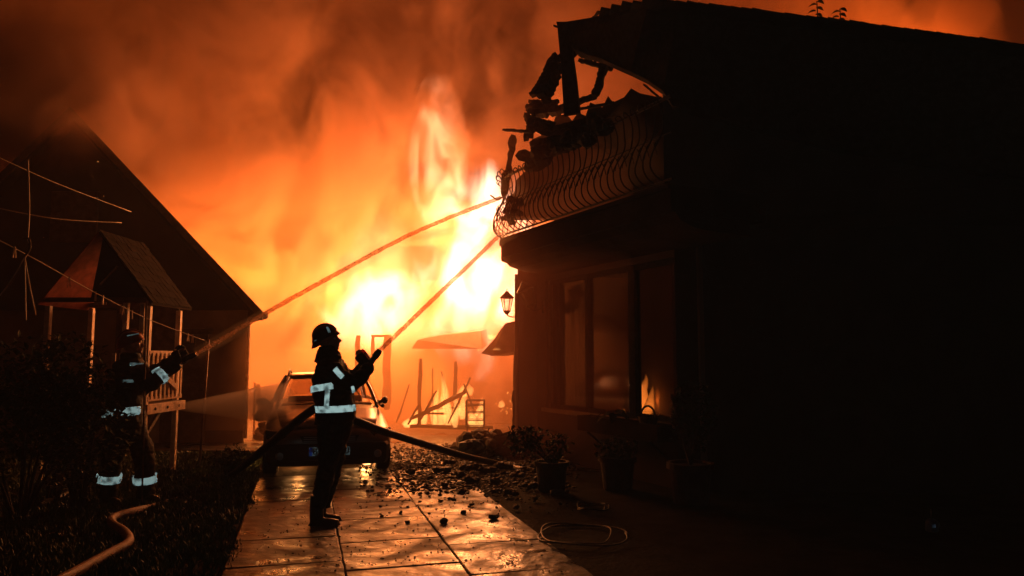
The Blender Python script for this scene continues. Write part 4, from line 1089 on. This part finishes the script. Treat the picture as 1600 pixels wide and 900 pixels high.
# ---- the near firefighter, in profile
Y1 = 7.3
def q1(px, py, dy=0): return at(px, py, Y1 + dy)
HC = q1(512, 531); HF = Vector((1, .05, .16)); HU = Vector((-.16, 0, 1))
TJ = [(551, 506, 522, .075), (558, 502, 530, .12), (568, 498, 538, .2), (580, 494, 544, .225), (595, 490, 548, .225), (612, 490, 551, .21), (628, 493, 554, .205), (640, 496, 556, .21), (652, 494, 555, .225), (662, 493, 549, .22)]
body = MB(); head(body, HC, HF, HU)
body.tube([q1(512, 540), q1(512, 556), q1(512, 565)], [.058, .06, .075], 14)
SH = q1(517, 578); 
TS = [(py, l + 7, r - 9, d * .8) for py, l, r, d in TJ if py > 556]
torso(body, TS, Y1)
LEGS = [[q1(517, 655, -.11), q1(516, 700, -.11), q1(510, 735, -.11), q1(497, 793, -.12)], [q1(528, 655, .11), q1(524, 700, .10), q1(519, 735, .1), q1(503, 790, .1)]]
for L in LEGS: body.tube(smoothpath(L, 4), [.095 - .045 * k / 12 for k in range(13)], 12)
AR = [[q1(517, 577, -.2), q1(537, 594, -.25), q1(552, 598, -.24), q1(568, 584, -.16), q1(577, 571, -.07)],
      [q1(525, 574, .2), q1(541, 588, .22), q1(556, 588, .2), q1(568, 572, .12), q1(573, 562, .06)]]
for L in AR: body.tube(smoothpath(L, 4), [.055 - .022 * k / 16 for k in range(17)], 10)
NA, NB = q1(577, 570), q1(592, 549)
nax = (NB - NA).normalized(); nup = Vector((-nax.z, 0, nax.x))
hand(body, q1(577, 573, -.055), nup + Vector((.25, 0, 0)), (0, 1, 0), .9, 1.1)
hand(body, q1(574, 560, .055), nup, (0, -1, 0), .9, 1.1, False)
ff = organic('person', body, M['skin'], .009, None, 3, origin=gnd(503, 812))
tag(ff, 'firefighter in profile with helmet tipped back aiming a hose upward before the car', 'person')
jk = MB(); torso(jk, TJ, Y1, 24)
jk.tube([q1(511, 540), q1(512, 550), q1(514, 562)], [.082, .105, .14], 16)                                     # collar
for L, r0 in ((AR[0], .102), (AR[1], .095)):
    jk.tube(smoothpath(L, 4), [r0 - .045 * (k / 16) + .010 * math.sin(k * 1.9) for k in range(17)], 12)
jk.ellip(q1(517, 574), (.13, .24, .11))
organic('jacket', jk, M['turnout'], .012, ff, 4, .016, .10, seed=1)
tr = MB()
TT = [(640, 499, 550, .19), (665, 497, 551, .2), (685, 498, 543, .185), (700, 499, 537, .17)]
torso(tr, TT, Y1)
for i, L in enumerate(LEGS):
    tr.tube(smoothpath(L, 4), [.128 - .0046 * k + .006 * math.sin(k * 2.3) for k in range(13)], 14)
organic('trousers', tr, M['turnout'], .012, ff, 4, .014, .10, seed=5)
def boot(a, toe, parent, h=.16):
    a, toe = Vector(a), Vector(toe); mb = MB()
    d = (toe - a); d.z = 0; d.normalize(); b = Vector((a.x, a.y, 0.045))
    mb.tube([Vector((a.x, a.y, b.z + h + .1)), b + Vector((0, 0, .06)), b], [.064, .066, .06], 14)
    mb.tube([b - d * .04, b + d * .06, b + d * .16, b + d * .22], [.05, .056, .053, .04], 12, flat=.9)
    mb.box(b + d * .08 - Vector((0, 0, .025)), (.30, .10, .03), Matrix.Rotation(math.atan2(d.y, d.x), 3, 'Z'))
    o = organic('boot', mb, M['boot'], .010, parent, 3); 
    return o
boot(q1(495, 795, -.12), q1(530, 805, -.16), ff); boot(q1(500, 793, .1), q1(520, 800, .05), ff)
g1 = MB(); hand(g1, q1(577, 573, -.055), nup + Vector((.25, 0, 0)), (0, 1, 0), 1.2, 1.1); g1.tube([q1(570, 582, -.1), q1(577, 572, -.06)], [.05, .042], 12)
organic('glove', g1, M['glove'], .007, ff, 2)
g2 = MB(); hand(g2, q1(577, 565, .06), nup + nax * .25, (0, -1, 0), 1.05, 1.2, False); g2.tube([q1(572, 571, .08), q1(577, 564, .06)], [.04, .04], 12)
organic('glove', g2, M['tanglove'], .007, ff, 2)['label'] = 'pale tan glove'
hc = q1(509, 528)
hm, patch = helmet(hc, HF + Vector((0, 0, .05)), HU, ff, M['helmet'], .132, .125, .13)
patch(-2.75, -2.1, (1.72, 1.62), .20, M['retrodim']); patch(-1.15, -.95, (.75, .75), .55, M['retrodim'])
for sg in (-1, 1):
    MB().ellip(HC + Vector((.078, sg * .036, .012)), (.014, .014, .014), None, 10, 8).build('eye', M['platewhite'], ff, smooth=True)
band('reflective_band', TJ, Y1, 605, 596, 10, -math.pi * .955, -math.pi * .40, ff, M['retro'], .016)
band('reflective_band', TJ, Y1, 633, 631, 10, -math.pi * .78, -math.pi * .05, ff, M['retro'], .016)
vs = []
for k in range(7):
    py = 608 + 24 * k / 6
    vs += [sect(TJ, Y1, py, -math.pi * (.585 - .06 * (1 - k / 6)), .017), sect(TJ, Y1, py, -math.pi * (.515 - .06 * (1 - k / 6)), .017)]
MB().add(vs, [(2 * i, 2 * i + 1, 2 * i + 3, 2 * i + 2) for i in range(6)]).build('reflective_strip', M['retro'], ff).modifiers.new('thick', 'SOLIDIFY').thickness = .003
cuff('reflective_cuff', q1(533, 588, -.27), q1(539, 582, -.27), .118, .118, ff, M['retro'], (-.3, .8))
cuff('reflective_cuff', q1(548, 597, -.24), q1(553, 596, -.235), .112, .108, ff, M['retro'], (-1.2, -.35))
# nozzle and its hose: comes from the right over the ground, round his hip, and off to the left
hz = empty('fire_hose', NA, 0, 'dark fire hose held by the near firefighter, trailing left behind him', 'hose')
MB().tube(smoothpath([NA - nax * .05, q1(560, 592), q1(540, 615, -.02), q1(520, 628, .1), q1(495, 636, .25), at(452, 668, 7.9), at(400, 712, 8.8), gnd(362, 742, .03), gnd(335, 750, -.04)], 8), .045, 12).build('hose', M['darkhose'], hz, smooth=True)
nz = MB().lathe(NA - nax * .06, [(.035, 0), (.04, .03), (.032, .06), (.028, .14), (.036, .16), (.036, .2), (.030, .24), (.012, .241)], 16, nax).build('nozzle', M['nozzle'], hz, smooth=True)
MB().tube([NA + nax * .05 + nup * .03, NA + nax * .08 + nup * .10, NA + nax * .02 + nup * .11], .008, 6).build('shut_off_lever', M['iron'], nz)
h2 = MB().tube(smoothpath([at(500, 640, 7.75), at(552, 656, 7.7), at(600, 674, 8.0), at(660, 693, 8.7), at(720, 711, 9.6), gnd(775, 724, .06), gnd(820, 735, .03)], 8), .042, 12).build('fire_hose', M['darkhose'], smooth=True)
tag(h2, 'dark fire hose running from the near firefighter hip down to the rubble', 'hose')

# ---- the far left firefighter, seen from behind his right side
Y2 = 8.35
def q2(px, py, dy=0): return at(px, py, Y2 + dy)
TK = [(556, 196, 214, .09), (566, 186, 224, .17), (580, 178, 230, .2), (600, 173, 228, .2), (620, 171, 222, .19), (640, 170, 222, .2), (655, 169, 224, .21), (668, 170, 224, .2)]
b2 = MB(); H2 = q2(206, 538); F2 = Vector((.85, .5, .1)); U2 = Vector((-.05, 0, 1))
head(b2, H2, F2, U2)
b2.tube([q2(205, 545), q2(204, 562), q2(204, 572)], [.058, .06, .08], 14)
torso(b2, [(py, l + 8, r - 8, d * .8) for py, l, r, d in TK if py > 560], Y2)
LG = [[q2(186, 662, -.05), q2(178, 700, -.12), q2(174, 722, -.1), q2(167, 776, -.06)], [q2(208, 662, .08), q2(222, 700, .04), q2(226, 725, .05), q2(228, 776, .1)]]
for L in LG: b2.tube(smoothpath(L, 4), [.095 - .045 * k / 12 for k in range(13)], 12)
AA = [[q2(216, 576, -.14), q2(228, 600, -.2), q2(241, 597, -.15), q2(258, 582, -.05), q2(280, 566, 0)], [q2(200, 576, .2), q2(225, 585, .28), q2(248, 578, .25), q2(268, 566, .15), q2(290, 557, .06)]]
for L in AA: b2.tube(smoothpath(L, 4), [.055 - .022 * k / 16 for k in range(17)], 10)
MA, MBp = q2(270, 571, .02), q2(306, 553, .05); max_ = (MBp - MA).normalized(); mup = Vector((-max_.z, 0, max_.x))
hand(b2, q2(282, 568, -.05), mup, (0, 1, 0), .9, 1.1); hand(b2, q2(292, 560, .1), mup, (0, -1, 0), .9, 1.1, False)
f2 = organic('person', b2, M['skin'], .010, None, 3, origin=gnd(200, 785))
tag(f2, 'shadowed firefighter with legs apart beside the bush, hosing toward the house', 'person')
jk = MB(); torso(jk, TK, Y2, 24)
jk.tube([q2(205, 550), q2(204, 565)], [.09, .12], 16)
for L, r0 in ((AA[0], .095), (AA[1], .09)): jk.tube(smoothpath(L, 4), [r0 - .02 * (k / 16) + .008 * math.sin(k * 1.9) for k in range(17)], 12)
jk.ellip(q2(205, 572), (.17, .22, .1))
organic('jacket', jk, M['turnout'], .012, f2, 4, .014, .10, seed=9)
tr = MB(); torso(tr, [(650, 174, 220, .19), (670, 172, 222, .19), (685, 172, 224, .15)], Y2)
for L in LG: tr.tube(smoothpath(L, 4), [.125 - .002 * k + .005 * math.sin(k * 2.1) for k in range(13)], 14)
organic('trousers', tr, M['turnout'], .012, f2, 4, .012, .10, seed=12)
boot(q2(166, 776, -.06), q2(180, 785, -.15), f2); boot(q2(228, 776, .1), q2(242, 785, .0), f2)
for w_, n_, rt in ((q2(281, 568, -.05), (0, 1, 0), True), (q2(291, 560, .1), (0, -1, 0), False)):
    g = MB(); hand(g, w_, mup, n_, 1.15, 1.1, rt); g.tube([w_ - max_ * .08, w_], [.045, .04], 12); organic('glove', g, M['glove'], .008, f2, 2)
h_, patch = helmet(q2(205, 535), F2, U2, f2, M['helmet_red'], .14, .128, .135)
# strip across the side of the helmet that faces the camera
patch(-1.9, -.7, (.95, .8), .12, M['retrodim'])
for sg in (-1, 1): MB().ellip(H2 + Vector((.075, .03 + sg * .03, .012)), (.013, .013, .013), None, 8, 6).build('eye', M['platewhite'], f2, smooth=True)
band('reflective_band', TK, Y2, 640, 633, 13, -math.pi * .97, -math.pi * .10, f2, M['retro'], .028)
band('reflective_band', TK, Y2, 566, 567, 5, -math.pi * .35, -math.pi * .08, f2, M['retrodim'], .03)
band('reflective_band', TK, Y2, 592, 592, 5, -math.pi * .42, -math.pi * .10, f2, M['retrodim'], .05)
cuff('reflective_cuff', q2(247, 590, -.11), q2(256, 583, -.07), .1, .095, f2, M['retro'])
cuff('reflective_cuff', LG[0][2].lerp(LG[0][3], .34), LG[0][2].lerp(LG[0][3], .56), .128, .126, f2, M['retro'])
cuff('reflective_cuff', LG[1][2].lerp(LG[1][3], .34), LG[1][2].lerp(LG[1][3], .56), .128, .126, f2, M['retro'])
hz = empty('fire_hose', MA, 0, 'dark fire hose held by the shadowed left firefighter', 'hose')
MB().tube(smoothpath([MA, q2(240, 600, .0), q2(215, 625, .25), q2(185, 660, .35), q2(150, 705, .4), gnd(110, 765, .05), gnd(60, 790, .05)], 8), .036, 12).build('hose', M['darkhose'], hz, smooth=True)
MB().lathe(MA, [(.035, 0), (.04, .04), (.03, .08), (.03, .2), (.036, .22), (.030, .28), (.012, .281)], 16, max_).build('nozzle', M['nozzle'], hz, smooth=True)

# orange lit hose in the grass
fh = MB().tube(smoothpath([gnd(60, 925, .05), gnd(112, 897, .05), gnd(165, 868, .05), gnd(200, 848, .05), gnd(196, 832, .05), gnd(176, 818, .05), gnd(178, 808, .05), gnd(208, 799, .05), gnd(240, 792, .0), gnd(275, 782, -.03)], 8), .040, 12).build('fire_hose', M['hose'], smooth=True)
tag(fh, 'canvas fire hose winding through the grass in the lower left', 'hose')
# garden hose coils on the right
def coil(px, py, rx, ry, n, label, seed):
    c = gnd(px, py, .02); rnd = random.Random(seed); pts = []
    for k in range(int(n * 48)):
        a = k / 48 * 2 * math.pi; r = 1 + .12 * math.sin(a * .37 + seed)
        pts.append(c + Vector((math.cos(a) * rx * r * (1 + .18 * math.sin(a * 1.7 + 1)), math.sin(a) * ry * r, .012 * (k / 48) + .012 * (1 + math.sin(a * 3.1)))))
    return tag(MB().tube(pts, .008, 6).build('garden_hose', M['darkhose'], smooth=True), label, 'hose')
coil(903, 838, .38, .42, 2, 'large loose coil of garden hose on the dark paving', 3)
coil(925, 795, .16, .2, 2, 'small coil of garden hose beside the potted shrubs', 4)

# small blue grey can in the dark on the right
c = gnd(1456, 830)
t = empty('watering_can', c, 0, 'small blue grey can faintly glinting in the dark at lower right', 'can')
MB().lathe(c, [(.05, 0), (.055, .01), (.05, .09), (.035, .11), (.012, .112)], 16).build('body', M['bluegrey'], t, smooth=True)
MB().box(c + Vector((-.01, -.056, .06)), (.03, .006, .03)).build('glint_patch', M['glintblue'], t)  # patch added to paint the glint on the can
MB().tube([c + Vector((0, 0, .11)), c + Vector((0, 0, .2))], .005, 6).build('stem', M['chrome'], t)
MB().tube([c + Vector((.05 * math.cos(a) + .02, 0, .06 + .045 * math.sin(a))) for a in [math.pi * (-.5 + k / 8) for k in range(9)]], .006, 6).build('handle', M['chrome'], t)

# ------------------------------------------------------------------ water
def jet(pts, r0, r1, label):
    p = smoothpath(pts, 20); n = len(p); rad = []
    p = [q + Vector((random.gauss(0, .0015), random.gauss(0, .0015), random.gauss(0, .002))) for q in p]
    for i in range(n):
        t = i / (n - 1); rad.append((r0 + (r1 - r0) * t) * (1 + .16 * noise.noise(Vector((i * .5, r0 * 50, 0)))))
    o = MB().tube(p, rad, 12).build('water_jet', M['water'], smooth=True); return tag(o, label, 'water jet')
jet([MBp, at(350, 528, 8.6), at(412, 491, 8.9), at(520, 431, 9.5), at(620, 377, 10.1), at(700, 341, 10.6), at(782, 309, 11.2)], .026, .030, 'water jet arching from the left firefighter to the balcony')
jet([NB, at(640, 503, 7.9), at(690, 455, 8.7), at(735, 412, 9.6), at(776, 372, 10.6)], .022, .030, 'straight water jet from the near firefighter toward the balcony')
def cone(a, b, r0, r1, m, name, label, n=20):
    a, b = Vector(a), Vector(b); path = [a.lerp(b, k / n) for k in range(n + 1)]
    o = MB().tube(path, [(r0 + (r1 - r0) * k / n) for k in range(n + 1)], 20).build(name, m, smooth=True)
    o['label'] = label; return stuff(o)
M['spray'] = vol('water_spray', 3.0, (.95, .8, .7))
M['mist'] = vol('water_mist', .11, (.95, .75, .65))
cone(at(268, 636, 9.0), at(440, 630, 10.6), .03, .30, M['spray'], 'spray', 'fan of fine spray drifting across behind the left firefighter')
cone(at(782, 366, 10.6), at(1010, 215, 9.2), .10, .55, M['mist'], 'mist', 'mist blown from the jets across the balcony')

M['jetmist'] = vol('jet_mist', .9, (.97, .85, .75))
cone(MBp, at(620, 377, 10.1), .07, .12, M['jetmist'], 'mist', 'fine mist frayed from the left water jet')
cone(NB, at(776, 372, 10.6), .05, .15, M['jetmist'], 'mist', 'fine mist frayed from the near firefighter water jet')
cone(at(735, 328, 10.8), at(812, 292, 11.2), .03, .28, M['jetmist'], 'mist', 'spray where the left water jet meets the balcony')
cone(at(752, 396, 10.2), at(800, 350, 10.7), .04, .22, M['jetmist'], 'mist', 'spray where the near water jet meets the balcony')
pm = MB(); pm.ellip((0, 0, 0), (1.5, 1.7, 2.6), None, 32, 20); pm.v = [Vector((.45, 10.7, 2.7)) + p * (1 + .25 * noise.noise(p)) for p in pm.v]
pmo = stuff(pm.build('mist', vol('red_mist', .11, (.9, .42, .30)))); pmo['label'] = 'reddish mist hanging before the house pillar and lanterns'
gs = MB(); gs.ellip((0, 0, 0), (4.2, 2.3, 2.5), None, 40, 24)
gs.v = [Vector((-2.4, 15.0, .6)) + p * (1 + .2 * noise.noise(p * .8)) for p in gs.v]
for p in gs.v: p.z = max(p.z, .03)
gso = stuff(gs.build('ground_smoke', vol('ground_smoke', .24, (.86, .52, .32)))); gso['label'] = 'low glowing smoke in the yard behind the car'
# ------------------------------------------------------------------ flames
def tongue(mb, base, h, w, seed, lean=0.0, n=10):
    rings = []; base = Vector(base)
    for i in range(n + 1):
        t = i / n; r = w * (math.sin(math.pi * min(1, .12 + t * .88)) ** .8) * (1 - .55 * t) + .004
        c = base + Vector((lean * t * t * h + .22 * w * noise.noise(Vector((t * 3, seed, 0))) * 2, .2 * w * noise.noise(Vector((t * 3, seed, 9))), h * t))
        rings.append([c + Vector((math.cos(a) * r, math.sin(a) * r, 0)) * (1 + .35 * noise.noise(Vector((math.cos(a), math.sin(a), t * 4 + seed)))) for a in [2 * math.pi * k / 12 for k in range(12)]])
        for p in rings[-1]: pass
    k0 = len(mb.v); mb.loft(rings); return mb
def fire(spots, label, strength, col=(1, .42, .10), name='fire', noisy=0):
    v = vol('flame_gas', .0, (1, .6, .3), col, strength); mb = MB()
    if noisy:
        n, l = v.node_tree.nodes, v.node_tree.links; p = n['Principled Volume']
        g = n.new('ShaderNodeNewGeometry'); t = n.new('ShaderNodeTexNoise'); t.inputs['Scale'].default_value = noisy; t.inputs['Detail'].default_value = 4; t.inputs['Distortion'].default_value = 1.2
        mp = n.new('ShaderNodeMapping'); mp.inputs['Scale'].default_value = (1.2, 1, .62)
        mr = n.new('ShaderNodeMapRange'); mr.interpolation_type = 'SMOOTHSTEP'; mr.inputs['From Min'].default_value = .42; mr.inputs['From Max'].default_value = .66; mr.inputs['To Min'].default_value = 0; mr.inputs['To Max'].default_value = strength
        l.new(g.outputs['Position'], mp.inputs[0]); l.new(mp.outputs[0], t.inputs['Vector']); l.new(t.outputs['Fac'], mr.inputs['Value']); l.new(mr.outputs[0], p.inputs['Emission Strength'])
        v.cycles.volume_step_rate = .5
    for i, (px, py, Y, h, w) in enumerate(spots):
        tongue(mb, at(px, py, Y), h, w, i * 7.7 + px, random.uniform(-.15, .2))
    o = mb.build(name, v, smooth=True); return tag(o, label, 'fire')
fire([(700, 668, 15.4, 1.15, .12), (690, 668, 15.6, .7, .12), (712, 668, 15.2, .75, .1), (678, 668, 15.6, .85, .12), (662, 668, 15.6, .5, .1), (723, 655, 15.5, .6, .12), (650, 668, 15.8, .4, .12)], 'flames rising among the collapsed shed beams', 14)
fire([(738, 666, 15.0, .35, .12), (747, 666, 15.1, .6, .12), (752, 666, 15.0, .35, .1)], 'low flames burning inside the metal rack', 14)
fire([(636, 668, 15.2, .22, .12), (642, 668, 15.5, .3, .08)], 'small ground flame just right of the car', 14)
fire([(725, 620, 15.4, .3, .16), (733, 618, 15.4, .25, .1)], 'flame burning on top of a fallen beam', 10)
fire([(768, 530, 14.6, .12, .1), (775, 530, 14.6, .1, .08), (790, 522, 14.4, .14, .1), (778, 548, 14.4, .08, .14)], 'small flames licking through the sagging lean-to roof', 12)
fire([(783, 637, 14.6, .16, .09), (803, 632, 14.2, .15, .05)], 'tiny flame beside the pillar in the haze', 9)
c = [wp(s_of(1005), -1.4)]
ti = [(994, 668, 11.0, .62, .12), (1004, 668, 10.9, .78, .15), (1015, 668, 10.8, .6, .12), (1024, 668, 10.8, .3, .08), (975, 668, 11.6, .3, .1)]
fire(ti, 'flames burning inside the room behind the right window pane', 18, (1, .42, .09))
ub = []  # added flames in place of the fire reflected under the car
for px_, Y_, h_ in ((452, 11.2, .12), (476, 10.9, .15), (468, 11.6, .13), (560, 11.0, .12), (575, 10.8, .16), (588, 11.3, .13), (545, 11.8, .1)):
    p_ = at(px_, 700, Y_); ub.append((px_, 559 + CAMZ / Y_ * F - 4, Y_, h_, .10))
fire(ub, 'added flames under the car standing in for reflected fire glow', 40, (1, .45, .14))
lamp('fire_and_fill_light', at(572, 720, 11) * 1, 12, .06, (1, .35, .08)).location.z = .10  # added lamp for the glow under the car
lamp('fire_and_fill_light', at(468, 720, 11) * 1, 8, .06, (1, .35, .08)).location.z = .10  # second added lamp for the same glow
# the great fire
def fireball(c, rad, strength, col, scale, lo, hi, label, seed=0):
    c = Vector(c); rad = Vector(rad)
    v = vol('flame_gas', .0, (1, .6, .3), col, strength); n, l = v.node_tree.nodes, v.node_tree.links; p = n['Principled Volume']
    g = n.new('ShaderNodeNewGeometry')
    sb_ = n.new('ShaderNodeVectorMath'); sb_.operation = 'SUBTRACT'; sb_.inputs[1].default_value = c; l.new(g.outputs['Position'], sb_.inputs[0])
    dv = n.new('ShaderNodeVectorMath'); dv.operation = 'DIVIDE'; dv.inputs[1].default_value = rad; l.new(sb_.outputs[0], dv.inputs[0])
    t = n.new('ShaderNodeTexNoise'); t.inputs['Scale'].default_value = scale; t.inputs['Detail'].default_value = 5; t.inputs['Distortion'].default_value = 1.0
    mp = n.new('ShaderNodeMapping'); mp.inputs['Scale'].default_value = (1.2, 1, .6); mp.inputs['Location'].default_value = (seed, seed * 2.3, 0)
    l.new(g.outputs['Position'], mp.inputs[0]); l.new(mp.outputs[0], t.inputs['Vector'])
    # the noise also eats into the rim, so the outline is ragged
    ln = n.new('ShaderNodeVectorMath'); ln.operation = 'LENGTH'; l.new(dv.outputs[0], ln.inputs[0])
    ad = n.new('ShaderNodeMath'); ad.operation = 'MULTIPLY_ADD'; ad.inputs[1].default_value = -1.3; l.new(t.outputs['Fac'], ad.inputs[0]); l.new(ln.outputs['Value'], ad.inputs[2])
    m1 = n.new('ShaderNodeMapRange'); m1.interpolation_type = 'SMOOTHSTEP'; m1.inputs['From Min'].default_value = .30; m1.inputs['From Max'].default_value = -.35; m1.inputs['To Min'].default_value = 0; m1.inputs['To Max'].default_value = 1
    l.new(ad.outputs[0], m1.inputs['Value'])
    m2 = n.new('ShaderNodeMapRange'); m2.interpolation_type = 'SMOOTHSTEP'; m2.inputs['From Min'].default_value = lo; m2.inputs['From Max'].default_value = hi; m2.inputs['To Min'].default_value = .08; m2.inputs['To Max'].default_value = strength
    l.new(t.outputs['Fac'], m2.inputs['Value'])
    mu = n.new('ShaderNodeMath'); mu.operation = 'MULTIPLY'; l.new(m1.outputs[0], mu.inputs[0]); l.new(m2.outputs[0], mu.inputs[1]); l.new(mu.outputs[0], p.inputs['Emission Strength'])
    v.cycles.volume_step_rate = .6
    b = MB().ellip((0, 0, 0), rad * 1.02, None, 32, 20)
    b.v = [c + q for q in b.v if True]
    for q in b.v: q.z = max(q.z, .05)
    return tag(b.build('fire', v, smooth=True), label, 'fire')
fireball(at(752, 420, 17.2), (1.6, 1.2, 2.6), 9, (1, .66, .42), .8, .35, .6, 'white hot column of fire against the end of the balcony')
fireball(at(600, 490, 18.2), (1.7, 1.1, 1.2), 6, (1, .62, .36), .9, .35, .6, 'bright yellow fire above the far shed posts', 3)
fireball(at(685, 265, 18.4), (.85, .8, 2.6), 3.2, (1, .36, .15), 1.0, .44, .6, 'tall ragged flame leaping highest over the main fire', 5)
fireball(at(650, 440, 18.0), (3.6, 1.6, 2.0), .9, (1, .42, .14), .7, .36, .60, 'broad yellow flames joining the fire columns', 8)

# ------------------------------------------------------------------ smoke and haze
def smoke_material(d0, d1, scale, lo=.42, hi=.66, ctr=None, rad=None, top=.2):
    m = bpy.data.materials.new('smoke'); m.use_nodes = True
    n, l = m.node_tree.nodes, m.node_tree.links; n.clear()
    o = n.new('ShaderNodeOutputMaterial'); p = n.new('ShaderNodeVolumePrincipled')
    p.inputs['Color'].default_value = (.92, .50, .30, 1)
    g = n.new('ShaderNodeNewGeometry'); t = n.new('ShaderNodeTexNoise'); t.inputs['Scale'].default_value = scale; t.inputs['Detail'].default_value = 6; t.inputs['Roughness'].default_value = .62; t.inputs['Distortion'].default_value = 1.1
    mp = n.new('ShaderNodeMapping'); mp.inputs['Rotation'].default_value = (0, R(-28), 0); mp.inputs['Scale'].default_value = (1.1, 1, 1)
    mr = n.new('ShaderNodeMapRange'); mr.interpolation_type = 'SMOOTHSTEP'
    mr.inputs['From Min'].default_value = lo; mr.inputs['From Max'].default_value = hi; mr.inputs['To Min'].default_value = d0; mr.inputs['To Max'].default_value = d1
    l.new(g.outputs['Position'], mp.inputs[0]); l.new(mp.outputs[0], t.inputs['Vector']); l.new(t.outputs['Fac'], mr.inputs['Value'])
    sx = n.new('ShaderNodeSeparateXYZ'); l.new(g.outputs['Position'], sx.inputs[0])
    mz = n.new('ShaderNodeMapRange'); mz.inputs['From Min'].default_value = 3.2; mz.inputs['From Max'].default_value = 10.5; mz.inputs['To Min'].default_value = 1; mz.inputs['To Max'].default_value = top
    mu = n.new('ShaderNodeMath'); mu.operation = 'MULTIPLY'; l.new(sx.outputs['Z'], mz.inputs['Value']); l.new(mr.outputs[0], mu.inputs[0]); l.new(mz.outputs[0], mu.inputs[1])
    if ctr is not None:
        s1 = n.new('ShaderNodeVectorMath'); s1.operation = 'SUBTRACT'; s1.inputs[1].default_value = ctr; l.new(g.outputs['Position'], s1.inputs[0])
        s2_ = n.new('ShaderNodeVectorMath'); s2_.operation = 'DIVIDE'; s2_.inputs[1].default_value = rad; l.new(s1.outputs[0], s2_.inputs[0])
        s3 = n.new('ShaderNodeVectorMath'); s3.operation = 'LENGTH'; l.new(s2_.outputs[0], s3.inputs[0])
        s4 = n.new('ShaderNodeMapRange'); s4.interpolation_type = 'SMOOTHSTEP'; s4.inputs['From Min'].default_value = 1; s4.inputs['From Max'].default_value = .3; s4.inputs['To Min'].default_value = 0; s4.inputs['To Max'].default_value = 1
        l.new(s3.outputs['Value'], s4.inputs['Value']); m5 = n.new('ShaderNodeMath'); m5.operation = 'MULTIPLY'; l.new(mu.outputs[0], m5.inputs[0]); l.new(s4.outputs[0], m5.inputs[1]); mu = m5
    l.new(mu.outputs[0], p.inputs['Density']); l.new(p.outputs[0], o.inputs['Volume'])
    m.cycles.volume_step_rate = 1.0
    return m
sm = MB()
k0 = len(sm.v); sm.ellip((-4, 21.2, 7), (19, 6.0, 12.5), None, 48, 32)
for i in range(k0, len(sm.v)):
    p = sm.v[i]; k = 1 + .06 * noise.noise(p * .35)
    p = Vector((-4, 21.2, 7)) + (p - Vector((-4, 21.2, 7))) * k; p.z = max(p.z, .02); sm.v[i] = p
so_ = sm.build('smoke', smoke_material(.02, 1.35, .27, .475, .585), smooth=False)
for px_, py_, Y_, rr_, dd, lb in ((90, 168, 13.9, (2.6, 1.6, 1.5), 5.0, 'smoke rolling over the peak of the left house'), (30, 130, 15.5, (3.2, 2, 1.9), 2.0, 'dim smoke drifting left behind the roof peak'),
                             (215, 235, 16.0, (1.9, 1.6, 1.6), 2.6, 'bright smoke pouring along the right slope of the left house')):
    cc = at(px_, py_, Y_); b = MB().ellip(cc, [q * 1.02 for q in rr_], None, 28, 18)
    o_ = b.build('smoke_wisp', smoke_material(.25 * dd * .3, dd, .7, .40, .62, cc, rr_, 1.0)); o_['label'] = lb; stuff(o_)
so_['label'] = 'thick billowing smoke lit orange by the fire'; stuff(so_)
hz_ = MB().box((0, 30, 11), (120, 130, 26)).build('haze', vol('thin_smoke_haze', .003, (.95, .7, .5)))
hz_['label'] = 'thin smoky air over the whole yard'; stuff(hz_)
